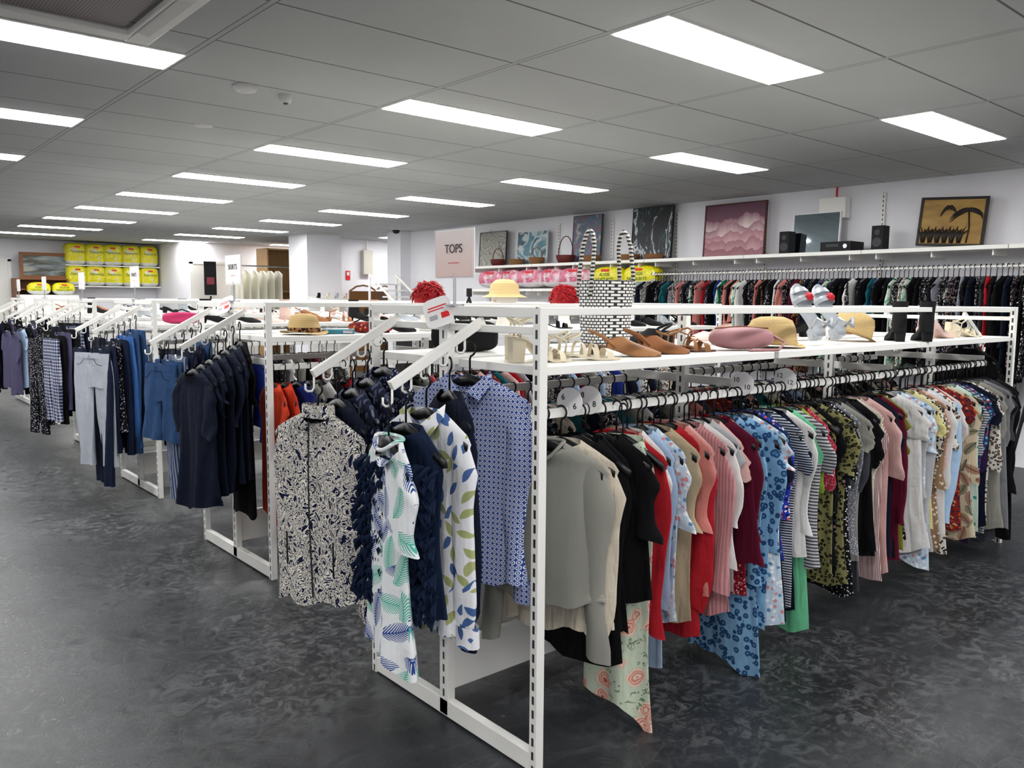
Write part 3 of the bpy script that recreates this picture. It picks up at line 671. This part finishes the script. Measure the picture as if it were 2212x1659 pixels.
for X in (3.28,3.46):
    o=S('rose',SILV,(X,1.88,ZS+.135),-.35,'silver platform sandal with red rose propped upright',.03,gs,tilt=1.05); o.scale=(1.15,1.15,1.15)
S('boot',BLKS,(3.99,1.80,ZS),-.9,'black suede ankle boot on rack shelf',.045,gs,name='ankle_boot',L=.2); S('boot',BLKS,(4.1,1.72,ZS),-.9,'black suede ankle boot on rack shelf',.045,gs,name='ankle_boot',L=.2)
S('pump',PNKL,(4.5,1.8,ZS),-1.7,'blush pink low-heeled shoe on rack shelf',.05,gs); S('sandal',PNKL,(4.6,1.88,ZS),-1.7,'blush pink strappy sandal on rack shelf',.05,gs)
S('sandal',CRM,(4.80,1.78,ZS),-1.8,'white low-heeled sandal on rack shelf',.03,gs); S('pump',CRM,(4.93,1.86,ZS),-1.8,'white low-heeled shoe on rack shelf',.03,gs)
for i in range(6):
    S('pump' if i%2 else 'mule',[BLKS,PNKL,TAN][i%3],(x0+1.25+.35*i+(.1 if i%2 else 0),y0+RW-.2,ZS),1.2,'low-heeled shoe on inner side of rack shelf',.03,gs)
rg=random.Random(4)
for r in (1,2,3,4,5):
    X0,Y0=RK[r]
    for j in range(14 if r<3 else 7):
        xx=X0+(.85 if r==1 else .5)+(.2 if r<3 else .4)*j
        if r==1 and (abs(xx-2.79)<.15 or abs(xx-4.02)<.15 or abs(xx-3.4)<.16 or abs(xx-3.02)<.1): continue
        S(rg.choice(['pump','mule','boot','sandal']),rg.choice([BLKS,BLKS,BLKS,TAN,PNKL,SILV]),(xx,Y0+rg.choice([.18,.22]),ZS),rg.uniform(-2.2,-1.2),'second-hand shoe displayed on rack shelf',.03,'shoes on further racks')
# ------------------------------------------------------------------ hats and bags
k=NB('straw_weave'); w=k.wave(60,'Z',1.5,6); k.col(k.mix(w.outputs['Fac'],'#a6854e','#d2b987')); k.b.inputs['Roughness'].default_value=.85; k.bump(w.outputs['Fac'],.5,.004); STRAW=k.m
def hat(loc,rot,label,band=BLK2,brim=.14,name='straw_hat',sc=1):
    e=empty(name,loc,rot); tag(e,label,'hat'); e.scale=(sc,sc,sc)
    MB().lathe([(.001,.115),(.04,.113),(.068,.1),(.08,.07),(.087,.02),(.089,.008)],32,sy=1.12).obj('crown',STRAW,e,smooth=True)
    n=36; rings=[]
    for q in [i/5 for i in range(6)]:
        r=.088+(brim-.088)*q
        rings.append([(r*math.cos(t),1.12*r*math.sin(t),.008+q*(.012*math.cos(2*t)+.002)) for t in [2*math.pi*i/n for i in range(n)]])
    MB().loft(rings).obj('brim',STRAW,e,smooth=True)
    if band: MB().lathe([(.0895,.01),(.0885,.035)],32,sy=1.12).obj('band',band,e,smooth=True)
hat((2.97,1.84,ZS+.004),(0,0,.3),'natural straw bucket hat on rack shelf',None,.115,sc=1.05); hat((3.78,1.92,ZS+.03),(.35,0,.6),'straw visor cap tilted on rack shelf',None,.13)
hat((1.93,y1+.17,ZS+.004),(0,0,.2),'straw hat with leopard-print band on rack shelf',FAB['brown'][0],.13,sc=.9)
FOAM=plain('foam_head','#e9e4dc',.8)
def head_mesh(p):
    MB().lathe([(.06,0),(.055,.02),(.042,.06),(.045,.1),(.068,.14),(.08,.19),(.076,.24),(.05,.275),(.005,.285)],24,sy=1.12,cap0=True).obj('mannequin_head',FOAM,p,smooth=True)
    MB().lathe([(.001,.02),(.008,.012),(.012,0)],8).obj('nose',FOAM,p,(-.076,0,.17),(0,-1.2,0))
HAIR=NB('red_hair'); w=HAIR.noise(1,2,.5,HAIR.vscale((60,60,12))); HAIR.col(HAIR.mix(w.outputs['Fac'],'#4d0710','#cc2129')); HAIR.b.inputs['Roughness'].default_value=.5; HAIR.b.inputs['Specular IOR Level'].default_value=.2; HAIR=HAIR.m
def wig(x,y):
    e=empty('wig_on_stand',(x,y,ZS)); tag(e,'bright red short shaggy wig on foam head','wig','red wigs on the rack'); e.scale=(.85,.85,.92)
    head_mesh(e)
    m=MB(); rgx=random.Random(x)
    m.lathe([(.001,.293),(.05,.288),(.086,.252),(.094,.2),(.09,.15)],28,sy=1.1)
    for i in range(420):
        a=rgx.uniform(0,6.28); ph=rgx.uniform(.0,1.35)
        if abs(a-math.pi)<.4 and ph>.9: continue
        def pt(p,rr,da): return (rr*math.sin(p)*math.cos(a+da),1.1*rr*math.sin(p)*math.sin(a+da),.19+(rr+.006)*math.cos(p))
        j=rgx.uniform(-.9,.9); k_=rgx.uniform(.098,.118); dp=rgx.uniform(.1,.7)
        m.tube([pt(ph,.092,0),pt(ph+dp*.3,k_,j*.25),pt(ph+dp*.7,k_+.006,j*.6),pt(ph+dp,k_+rgx.uniform(.0,.022),j)],[.003,.004,.003,.0006],4)
    m.obj('wig_hair',HAIR,e,smooth=True)
wig(2.77,y1+.27); wig(3.96,y1+.35)
e=empty('hat_on_stand',(3.38,y1+.3,ZS)); tag(e,'straw sun hat displayed on foam head','hat'); head_mesh(e)
MB().lathe([(.001,.315),(.05,.31),(.085,.28),(.095,.22),(.14,.2)],32,sy=1.1).obj('straw_hat',STRAW,e,smooth=True)
e=empty('mini_tripod',(3.02,y1+.2,ZS)); tag(e,'small black folding tripod on rack shelf','tripod')
for a in (0,2.1,4.2): MB().tube([(0,0,.2),(.08*math.cos(a),.08*math.sin(a),0)],.006,6).obj('leg',BLK2,e)
MB().box((0,0,.225),(.03,.02,.05)).obj('clamp',BLK2,e,bevel=.003)
PB=plain('dusty_pink_leather','#a07175',.6,0,.12)
def soft(m,c,a,b,h,e1=.6,e2=.5,nu=24,nv=12,mi=0,wr=0):
    rings=[]
    for j in range(nv+1):
        v=-R90+math.pi*j/nv; cv=math.cos(v); sv=math.sin(v); cv=abs(cv)**e1; z=c[2]+h*math.copysign(abs(sv)**e1,sv)
        rings.append([(c[0]+a*cv*math.copysign(abs(math.cos(t))**e2,math.cos(t))*(1+wr*math.sin(9*z/h+3*t)),c[1]+b*cv*math.copysign(abs(math.sin(t))**e2,math.sin(t))*(1+wr*math.sin(5*t+4*z/h)),z) for t in [2*math.pi*i/nu for i in range(nu)]])
    m.loft(rings,mi); return m
o=soft(MB(),(0,0,.045),.13,.07,.042,.8,.9).obj('clutch_bag',PB,None,(2.7,1.80,ZS),(0,0,-.5),smooth=True); tag(o,'dusty pink soft leather clutch bag on shelf','bag')
MB().tube([(-.11,-.0,.082),(0,0,.09),(.11,0,.082)],.003,6).obj('zipper',WOOD,o); MB().tube([(.11,-.02,.06),(.15,-.06,.03),(.1,-.1,.005),(-.02,-.1,.004)],.005,6).obj('strap',PB,o,smooth=True)
o=soft(MB(),(0,0,.055),.12,.045,.055,.5,.45).obj('handbag',BLKS,None,(1.78,2.33,ZS),(0,0,-.7),smooth=True); tag(o,'black woven handbag on rack shelf','bag')
MB().tube([(-.07,0,.105),(-.05,0,.13),(.05,0,.13),(.07,0,.105)],.006,6).obj('handle',BLKS,o,smooth=True)
o=MB().box((0,0,.012),(.17,.1,.024)).obj('wallet',plain('teal_leather','#2f7080',.5),None,(2.12,y1+.16,ZS),(0,0,-.5),bevel=.006); tag(o,'teal leather zip wallet on rack shelf','wallet')
MB().box((.05,-.052,.012),(.05,.004,.015)).obj('clasp',CHROME,o)
o=soft(MB(),(0,0,.03),.12,.06,.03,.6,.6).obj('handbag',FAB['paisr'][0],None,(2.34,y1+.2,ZS),(0,0,-.3),smooth=True); tag(o,'small dark embroidered bag on rack shelf','bag')
MB().tube([(-.1,0,.05),(-.04,-.02,.085),(.05,-.02,.08),(.1,0,.05)],.005,6).obj('strap',BLKS,o,smooth=True)
o=soft(MB(),(0,0,.04),.13,.07,.04,.6,.6).obj('handbag',plain('hot_pink','#b92b60',.5),None,(2.02,y2+.2,ZS),(0,0,-.3),smooth=True); tag(o,'hot pink bag on rack shelf','bag')
MB().tube([(-.1,0,.06),(0,-.02,.1),(.1,0,.06)],.005,6).obj('strap',BLKS,o,smooth=True)
# tote
k=NB('woven_black_white'); br=k.n.new('ShaderNodeTexBrick'); k.link(k.tc.outputs['UV'],br.inputs['Vector'])
br.inputs['Color1'].default_value=(.86,.85,.82,1); br.inputs['Color2'].default_value=(.86,.85,.82,1); br.inputs['Mortar'].default_value=(.01,.01,.012,1)
br.inputs['Scale'].default_value=1; br.inputs['Mortar Size'].default_value=.14; br.inputs['Brick Width'].default_value=1.15; br.inputs['Row Height'].default_value=.8; k.link(br.outputs['Color'],k.b.inputs['Base Color']); k.b.inputs['Roughness'].default_value=.5; TOTE=k.m
HST=NB('striped_handle'); w=HST.wave(20,'Z'); HST.col(HST.ramp(w.outputs['Fac'],[(0,'#17171a'),(.5,'#d8d4ca')])); HST=HST.m
te=empty('tote_bag',(2.49,2.31,ZS),(0,0,-1.85)); tag(te,'tall woven black and white tote bag with striped handles','bag'); te.scale=(.96,.96,1)
n=40; rings=[]
for j in range(9):
    q=j/8; a=.075+.012*q; b=.1+.012*q
    rings.append([(a*math.copysign(abs(math.cos(t))**.6,math.cos(t)),b*math.copysign(abs(math.sin(t))**.6,math.sin(t)),.265*q) for t in [2*math.pi*i/n for i in range(n)]])
o=MB().loft(rings,0,True,True,False).obj('bag_body',TOTE,te,smooth=True)
uv=o.data.uv_layers.new(name='UVMap')
for p in o.data.polygons:
    for li in p.loop_indices:
        vi=o.data.loops[li].vertex_index; i=vi%n; j=vi//n
        if i==0 and any((o.data.loops[l].vertex_index%n)>n/2 for l in p.loop_indices): i=n
        uv.data[li].uv=(i/n*30,j/8*17)
for s in (-1,1):
    MB().tube([(-.05 ,s*.105,.2),(-.055,s*.1,.29),(-.048,s*.088,.4),(-.028,s*.084,.45),(0,s*.082,.465),(.028,s*.084,.45),(.048,s*.088,.4),(.055,s*.1,.29),(.05,s*.105,.2)],.009,8).obj('handle',HST,te,smooth=True)
# ------------------------------------------------------------------ right wall fixtures
def wslot(name,y,z0,z1):
    o=MB().box((0,0,0),(.025,.03,z1-z0)).obj(name,SLOT,None,(7.645,y,(z0+z1)/2)); o['kind']='structure'; return o
for i,y in enumerate((1.2,2.42,3.62,4.84,6.0,7.0,7.95,9.4)): wslot('trim_%d'%(i+1),y,.1,2.38)
def wshelf(y0_,y1_,z,label,dep=.38,name='wall_shelf'):
    o=MB().box((0,0,0),(dep,y1_-y0_,.035)).obj(name,WHITE,None,(7.63-dep/2,(y0_+y1_)/2,z),bevel=.003); tag(o,label,'shelf','white wall shelves')
    for yy in (-.4,0,.4):
        MB().box((0,yy*(y1_-y0_),-.04),(dep*.8,.01,.05)).obj('shelf_bracket',WHITE,o)
    return o
ZT=1.838
ys=[1.2,2.42,3.62,4.84,6.15,7.25,8.05,9.5]
for a,b in zip(ys,ys[1:]): wshelf(a+.003,b-.003,1.82,'long white wall shelf carrying paintings and audio gear')
for a,b in zip(ys[4:],ys[5:]): wshelf(a+.003,b-.003,1.50,'white wall shelf stacked with packaged pillows'); wshelf(a+.003,b-.003,1.2,'white wall shelf stacked with shoes')
e=MB().box((0,0,0),(.012,5.0,.016)).obj('hanging_rail',WHITE,None,(7.32,3.65,1.668)); tag(e,'long white wall rail packed with clothes hangers','clothes rail')
for yy in (-2.4,-1.2,0,1.2,2.4): MB().box((.16,yy,.01),(.32,.01,.03)).obj('rail_bracket',WHITE,e)
wp=['bwfl','black','emer','bwzig','black','green','maroon','black','brown','black','navy','bflor','bwfl','coral','bwfl','black','wleo','bluef','nstripe','black','black','black','teal','bdot','bwzig','black','navy','dgrey','pdot','white','red','cobalt']
row(1.9,6.12,7.32,1.668,104,'garments on the wall rail',yaw=0,seed=21,pl=wp,L=(.7,1.0),axis='y',where='on wall rail',yj=.2)
# pictures
def picture(y,w,h,z,canvas,frame,label,fw=.02,lean=-.06,name='framed_painting',X=7.52):
    o=MB()
    for s in (-1,1): o.box((s*(w/2-fw/2),0,h/2),(fw,.025,h)); o.box((0,0,h/2+s*(h/2-fw/2)),(w-2*fw,.025,fw))
    o=o.obj(name,frame,None,(X,y,z),(lean,0,-R90)); tag(o,label,'painting')
    MB().box((0,.0,h/2),(w-2*fw,.012,h-2*fw)).obj('canvas',canvas,o)
    return o
def art(name,fn):
    k=NB(name); k.b.inputs['Roughness'].default_value=.5; k.col(fn(k)); return k.m
def mount2(k):
    sep=k.n.new('ShaderNodeSeparateXYZ'); k.link(k.tc.outputs['Generated'],sep.inputs[0]); Zc=sep.outputs['Z']
    col=k.mix(Zc,'#8a5468','#5c3247')
    for i,(bs,am,dark,lite) in enumerate(((.72,.2,'#8e5f6f','#e4d0ce'),(.58,.2,'#9b6a78','#dcc0c0'),(.44,.18,'#a8717c','#d4aaac'),(.3,.15,'#9a6570','#c2959b'),(.15,.12,'#8a5560','#a47478'))):
        cb=k.n.new('ShaderNodeCombineXYZ'); k.link(k.math('MULTIPLY',sep.outputs['X'],1.3+i*.4),cb.inputs[0]); cb.inputs[1].default_value=i*7.3
        hgt=k.math('ADD',k.math('MULTIPLY',k.math('SUBTRACT',k.noise(1.6,3,0,cb.outputs[0]).outputs['Fac'],.5),am*4),bs)
        dlt=k.math('SUBTRACT',hgt,Zc)
        c=k.mix(k.math('MULTIPLY',dlt,4,True),dark,lite)
        col=k.mix(k.math('GREATER_THAN',dlt,0),col,c)
    return col
A_M=art('art_pink_mountains',mount2)
A_BW=art('art_black_teal',lambda k:k.ramp(k.noise(4,4,1.5,k.vscale((1.6,1,.7))).outputs['Fac'],[(0,'#101215'),(.47,'#2c3f48'),(.51,'#17181c'),(.55,'#c4c8ca'),(.6,'#4a5f68'),(.66,'#121417')]))
A_BL=art('art_blue_wash',lambda k:k.ramp(k.noise(4,3,1.0).outputs['Fac'],[(0,'#1e3a4e'),(.4,'#4f7f8e'),(.48,'#c4ccce'),(.54,'#4a7280'),(.6,'#22344a'),(.68,'#c2cccc')],False))
A_MO=art('art_mosaic',lambda k:k.ramp(k.noise(9,5,.6).outputs['Fac'],[(0,'#1f4452'),(.42,'#4a7486'),(.5,'#8a5a6a'),(.54,'#3f6a80'),(.65,'#b0aaa8')],False))
A_GR=art('art_grey_lines',lambda k:k.ramp(k.wave(4,'DIAGONAL',14,1.2).outputs['Fac'],[(0,'#77766f'),(.5,'#aba99f'),(1,'#8b8980')],False))
A_GD=art('art_gold',lambda k:k.ramp(k.noise(3,3,1,k.vscale((1,1,3))).outputs['Fac'],[(0,'#5e3d1b'),(.42,'#96702d'),(.7,'#b08d40')],False))
A_MIR=plain('mirror_glass','#b9c9d4',.05,1)
FRD=plain('frame_dark','#1c1614',.5); FRR=plain('frame_rosewood','#4a221f',.5)
picture(9.2,.6,.5,ZT,A_GR,DKGREY,'grey sketch-like canvas leaning on wall shelf',.008)
picture(8.36,.6,.46,ZT,A_BL,WPAP,'blue and white abstract canvas leaning on wall shelf',.006)
picture(7.33,.5,.6,ZT,A_MO,DKGREY,'teal and pink textured canvas leaning on wall shelf',.006)
picture(6.28,.6,.62,ZT,A_BW,BLK2,'black and white abstract canvas leaning on wall shelf',.006)
picture(5.16,.76,.57,ZT,A_M,FRR,'framed pink misty mountain print on wall shelf',.014)
o=picture(4.22,.5,.4,ZT,A_MIR,WPAP,'rectangular mirror with thin white frame on shelf',.012,name='wall_mirror')
o=picture(2.98,.55,.42,ZT,A_GD,FRD,'dark framed golden palm tree picture on shelf',.022)
o.rotation_euler=(-.06,.06,-R90); o.location.z=ZT+.018
pm=MB()
for cx,cz,LL in ((.13,.3,.15),(-.03,.34,.07)):
    for i in range(14):
        a=.0+i*.26
        pts=[(max(-.25,min(.25,cx+LL*q*math.cos(a))),-.01,min(.39,cz+LL*q*math.sin(a)*.6-.08*q*q)) for q in (0,.35,.7,1)]
        pm.tube(pts,[.004,.01,.007,.001],5)
pm.tube([(.13,-.01,.3),(.15,-.01,.15),(.14,-.01,.03)],.006,6)
for cx in (-.22,-.16,-.1,-.04,.02,.08):
    for i in range(5): pm.tube([(cx,-.01,.03),(cx-.02+.01*i,-.01,.1),(cx-.06+.035*i,-.01,.15+.02*(i%2))],[.016,.01,.001],6)
pm.obj('palm_motif',FRD,o,smooth=True)
o=MB().box((0,0,0),(.1,.27,.2)).obj('electrical_box',WHITE,None,(7.6,4.08,2.27),bevel=.004); tag(o,'white electrical box mounted on wall','electrical box'); MB().tube([(0,-.02,.1),(0,-.02,.2)],.01,8).obj('conduit',REDP,o)
def speaker(y):
    o=MB().box((0,0,.11),(.12,.11,.22)).obj('speaker',BLK2,None,(7.42,y,ZT),bevel=.005); tag(o,'small black bookshelf speaker on wall shelf','speaker','bookshelf speakers')
    for z,r in ((.07,.042),(.16,.026)):
        MB().lathe([(.001,.004),(r*.3,.006),(r*.8,.0),(r,.006),(r*1.05,0)],20).obj('speaker_cone',DKGREY,o,(-.062,0,z),(0,-R90,0),smooth=True)
speaker(4.46); speaker(3.53)
o=MB().box((0,0,.045),(.25,.3,.09)).obj('stereo_receiver',BLK2,None,(7.4,3.88,ZT),bevel=.004); tag(o,'black compact stereo receiver on wall shelf','stereo')
MB().box((-.127,.03,.055),(.004,.12,.025)).obj('display',DKGREY,o); MB().lathe([(.02,.012),(.02,0)],16,cap0=True).obj('volume_knob',CHROME,o,(-.126,-.1,.045),(0,-R90,0))
WICK=NB('wicker'); w=WICK.wave(35,'Z',2,8); WICK.col(WICK.mix(w.outputs['Fac'],'#6b3f20','#a5763f')); WICK.bump(w.outputs['Fac'],.8,.006); WICK=WICK.m
WIC2=plain('red_wicker','#5e1d1a',.7,0,.3)
def basket(y,r,h,hh,mat,label):
    o=MB().lathe([(r*.75,0),(r*.95,h*.6),(r,h),(r*.95,h),(r*.7,.01),(.001,.01)],24,sx=.8,cap0=True).obj('wicker_basket',mat,None,(7.38,y,ZT),smooth=True); tag(o,label,'basket','wicker baskets on the wall shelf')
    if hh: MB().tube([(0,r*.95*math.cos(t),h+hh*math.sin(t)) for t in [i*math.pi/10 for i in range(11)]],.006,6).obj('handle',mat,o,smooth=True)
basket(8.9,.12,.09,.15,WIC2,'dark red wicker basket with arched handle'); basket(8.5,.13,.08,0,WICK,'low brown wicker basket on shelf'); basket(8.1,.12,.09,.13,WICK,'brown wicker basket with small handle')
basket(7.55,.14,.1,.24,WIC2,'wicker basket with tall red hoop handle'); basket(7.1,.14,.08,0,WICK,'low brown wicker basket on shelf'); basket(6.5,.15,.07,0,WICK,'shallow oval wicker basket on shelf'); basket(6.12,.13,.06,0,WICK,'shallow oval wicker basket on shelf')
# pillows
k=NB('pink_printed_plastic'); sep=k.n.new('ShaderNodeSeparateXYZ'); k.link(k.o,sep.inputs[0])
pk=k.ramp(k.noise(5,3,1.2).outputs['Fac'],[(0,'#b0446a'),(.45,'#cf6e88'),(.55,'#e0b4c0'),(.65,'#dcd0d6')],False)
k.col(k.mix(k.math('LESS_THAN',sep.outputs['Z'],.065),pk,'#dcd6da')); k.b.inputs['Roughness'].default_value=.12; k.b.inputs['Specular IOR Level'].default_value=.8; k.bump(k.noise(11,4,1).outputs['Fac'],1,.03); PPK=k.m
k=NB('yellow_printed_plastic'); sep=k.n.new('ShaderNodeSeparateXYZ'); k.link(k.o,sep.inputs[0])
yk=k.ramp(k.noise(7,2,.6).outputs['Fac'],[(0,'#d8cf14'),(.62,'#dfd520'),(.7,'#d0cfb8')],False)
k.col(k.mix(k.math('LESS_THAN',sep.outputs['Z'],.075),yk,'#d2d2cc')); k.b.inputs['Roughness'].default_value=.15; k.bump(k.noise(11,4,1).outputs['Fac'],.8,.03); PYL=k.m
GRN=plain('green_print','#15602c',.5)
def pillow(loc,rot,w,h,d,mat,label,group,word,tcol,ts,tilt=0,e1=.7):
    o=soft(MB(),(0,0,h/2),w/2,d/2,h/2,e1,.6,28,14,0,.02).obj('packaged_pillow',mat,None,loc,(0,tilt,rot),smooth=True); tag(o,label,'pillow',group)
    MB().box((0,-d/2*.94,h*.8),(w*.25,.01,h*.1)).obj('brand_tab',REDP,o)
    lines=word.split('\n')
    for i,l in enumerate(lines):
        text('lettering',l,ts,tcol,o,(0,-d/2*1.03,h*.6-ts*1.0*i),FY)
for i in range(5):
    pillow((7.40,8.98-.41*i,1.535),-R90+.22*(-1 if i%2 else 1),.5,.25,.26,PPK,'glossy pink printed pillow pack on wall shelf','pink pillow packs','Soft',WPAP,.085,.03*(1 if i%2 else -1))
for i,(y,a) in enumerate(((6.78,0),(6.28,.05))):
    pillow((7.40,y,1.52),-R90+a,.5,.26,.24,PYL,'yellow pillow pack printed AUSSIE FAVOURITE PILLOWS','yellow pillow packs','AUSSIE\nFAVOURITE\nPILLOWS',GRN,.055)
rq=random.Random(2)
for rz in (2.0,1.585):
    wb=MB().box((0,0,0),(1.78,.4,.02)).obj('wall_shelf',WHITE,None,(4.84,18.26,rz-.01)); tag(wb,'white shelf holding yellow pillow packs','shelf')
    for i in range(5):
        pillow((4.13+.345*i,18.18,rz),rq.uniform(-.12,.12),.38,.43 if rz>1.8 else .395,.34,PYL,'bright yellow pillow pack printed Favourite on shelf','yellow favourite packs','Favourite',GRN,.07,0,.4)
cb=empty('wooden_cabinet',(3.5,18.2,0)); tag(cb,'tall brown wooden cabinet against wall','cabinet')
MB().box((-.44,0,.85),(.03,.4,1.7)).box((.44,0,.85),(.03,.4,1.7)).box((0,.19,.85),(.88,.02,1.7)).obj('body',WOOD,cb)
for z in (.1,.6,1.1,1.5,1.7): MB().box((0,0,z),(.9,.4,.025)).obj('shelf',WOOD,cb)
A_LS=art('art_dim_landscape',lambda k:k.ramp(k.noise(3,4,.5,k.vscale((.6,1,3))).outputs['Fac'],[(0,'#2a2620'),(.45,'#4b4a3c'),(.55,'#77838a'),(.7,'#a8a48c')],False))
o=MB()
for s in (-1,1): o.box((s*.43,0,.25),(.06,.04,.5)); o.box((0,0,.25+s*.22),(.8,.04,.06))
o=o.obj('framed_picture',WOOD,None,(3.62,18.15,1.715)); tag(o,'wooden framed landscape picture on top of cabinet','picture'); MB().box((0,.01,.25),(.8,.02,.4)).obj('canvas',A_LS,o)
for i in range(2): pillow((3.4+.42*i,17.8,1.4),0,.4,.24,.22,PYL,'yellow pillow pack printed AUSSIE FAVOURITE PILLOWS','yellow pillow packs','AUSSIE\nFAVOURITE',GRN,.055)
o=MB().box((0,0,.7),(1.0,.35,1.4)).obj('storage_plinth',WHITE,None,(3.55,17.8,0)); tag(o,'white display plinth supporting pillow packs','plinth')
pb=empty('plywood_shelf_unit',(7.5,15.6,0)); tag(pb,'tall plywood open shelf unit near column','shelf unit')
for s in (-1,1): MB().box((s*.6,0,1.17),(.03,.5,2.34)).obj('side_panel',PLY,pb)
for z in (.1,.8,1.5,2.32): MB().box((0,0,z),(1.2,.5,.03)).obj('shelf',PLY,pb)
MB().box((0,.24,1.17),(1.2,.02,2.3)).obj('back_panel',PLY,pb)
PLAS=plain('clear_plastic_sheet','#cfccbc',.15)
br_=MB().tube([(-.6,0,1.95),(.6,0,1.95)],.015,8).tube([(-.58,0,0),(-.58,0,1.95)],.015,8).tube([(.58,0,0),(.58,0,1.95)],.015,8).box((-.58,0,.02),(.04,.5,.04)).box((.58,0,.02),(.04,.5,.04)).obj('garment_rail',CHROME,None,(6.45,14.6,0)); tag(br_,'chrome freestanding rail holding wrapped gowns','clothes rail')
for i in range(6):
    m=MB(); body_part(m,1.4,.22,.05,1.1,.0,random.Random(i),.02,8,20); o=m.obj('garment_bag',PLAS,None,(6.0+.15*i,14.6,1.95),(0,0,R90),smooth=True); tag(o,'cream gown in clear plastic garment bag','garment bag','wrapped gowns')
o=MB().box((0,0,0),(.24,.02,.66)).obj('poster',BLK2,None,(6.12,16.3,1.75)); 
tag(o,'black advertising poster with red print on stand','poster'); MB().box((0,-.012,-.05),(.15,.004,.14)).obj('red_print_block',plain('dusty_red','#8a3a48',.6),o); MB().box((0,0,-1.05),(.03,.02,1.4)).box((0,0,-1.74),(.3,.3,.02)).obj('stand',BLK2,o)
o=MB().box((0,0,0),(.2,.1,.45)).obj('switchboard_box',plain('beige_metal','#c3bfb4',.5),None,(8.1,13.64,2.05),bevel=.005); tag(o,'beige metal switchboard on wall','electrical box'); MB().tube([(0,0,.2),(0,0,.42)],.018,8).obj('conduit',WHITE,o)
o=MB().box((0,0,0),(.09,.01,.17)).obj('fire_sign',REDP,None,(7.72,13.69,1.8)); tag(o,'small red fire equipment sign on wall','sign'); MB().box((0,-.006,.03),(.05,.002,.06)).obj('pictogram',WPAP,o)
o=MB().lathe([(.001,-.07),(.045,-.055),(.06,-.02),(.06,0)],20).obj('security_camera',BLK2,None,(7.25,11.3,CEIL),smooth=True); tag(o,'black dome security camera under ceiling','security camera'); MB().lathe([(.07,-.01),(.07,0)],20,cap0=True).obj('mount_ring',WHITE,o)
for i in range(4):
    o=MB()
    for s in (-1,1): o.tube([(s*.24,0,0),(s*.24,0,1.5)],.015,8)
    o.tube([(-.24,0,1.5),(-.12,0,1.58),(0,0,1.6),(.12,0,1.58),(.24,0,1.5)],.015,8)
    o.box((0,0,.8),(.46,.012,1.4))
    for q in range(5): o.tube([(.1*math.cos(t),-.01,.2+.26*q+.1*math.sin(t)) for t in [j*math.pi/6 for j in range(13)]],.008,5)
    o=o.obj('wicker_screen',WICK,None,(7.4+.5*i,12.6+.1*(i%2),0),(0,0,.25*(1 if i%2 else -1)),smooth=False); tag(o,'brown woven wicker folding screen panel','screen','wicker screen panels')
o=MB().box((0,0,1.36),(.7,.35,.03)).box((0,.16,.7),(.7,.02,1.4)).box((0,0,.9),(.7,.35,.03)).box((0,0,.1),(.7,.35,.2)).obj('column_shelf_unit',WHITE,None,(6.92,12.85,0)); tag(o,'white shelf unit with shoes against column','shelf unit')
for i in range(4): S('pump',[BLKS,CRM,SILV,PNKL,BLKS][i],(6.65+.17*i,12.8,1.376),-.4,'shoe displayed on column shelf',.04,'shoes on the column shelf')
o=MB().box((0,0,.62),(.7,.5,1.24)).box((0,0,1.25),(.76,.56,.05)).obj('service_counter',BLK2,None,(7.0,10.2,0),bevel=.01); tag(o,'dark counter beside the wall','counter')
o=MB().box((0,0,.07),(.3,.2,.14)).obj('storage_box',plain('blue_box','#2f5f9c',.5),None,(7.0,10.15,1.276),bevel=.004); tag(o,'blue storage box on dark counter','box'); MB().box((0,0,.145),(.31,.21,.02)).obj('lid',WPAP,o)
sl=MB()
for i in range(4): sl.box((0,-.3+.2*i,1.3+.1*i),(.5,.2,.02))
for s in (-1,1): sl.tube([(s*.25,-.38,0),(s*.25,-.38,1.3),(s*.25,.38,1.75)],.02,8); sl.tube([(s*.25,.38,0),(s*.25,.38,1.75)],.02,8)
o=sl.obj('tiered_display_stand',WHITE,None,(7.05,11.0,0)); tag(o,'white stepped metal display stand near pillar','display stand')
for i in range(12):
    S(['pump','sandal','mule'][i%3],[BLKS,TAN,CRM,SILV][i%4],(7.42,6.4+.26*i,1.218),R90+.2,'shoe on the lower wall shelf',.03,'shoes on the lower wall shelf')
fs=empty('folding_garment_stand',(6.55,1.75,0)); tag(fs,'black metal A-frame garment stand holding floral clothing','clothes rail')
for s in (-1,1):
    for a in (-1,1): MB().tube([(s*.4,a*.25,0),(s*.4,0,1.45)],.012,8).obj('leg',BLK2,fs)
MB().tube([(-.42,0,1.43),(.42,0,1.43)],.012,8).obj('rail',BLK2,fs)
for i in range(6): garment('dress' if i%2 else 't_shirt',['bluef','bflor','pink','bwfl','white','reddot'][i],(6.3+.1*i,1.75,1.43),fr+.1,L=.85,W=.18,sl=.15,lo=True,seed=500+i,group='garments on the folding stand',where='on black folding stand')
w=bpy.data.worlds.new('world'); scn.world=w; w.use_nodes=True; w.node_tree.nodes['Background'].inputs[0].default_value=(.6,.62,.65,1); w.node_tree.nodes['Background'].inputs[1].default_value=.2
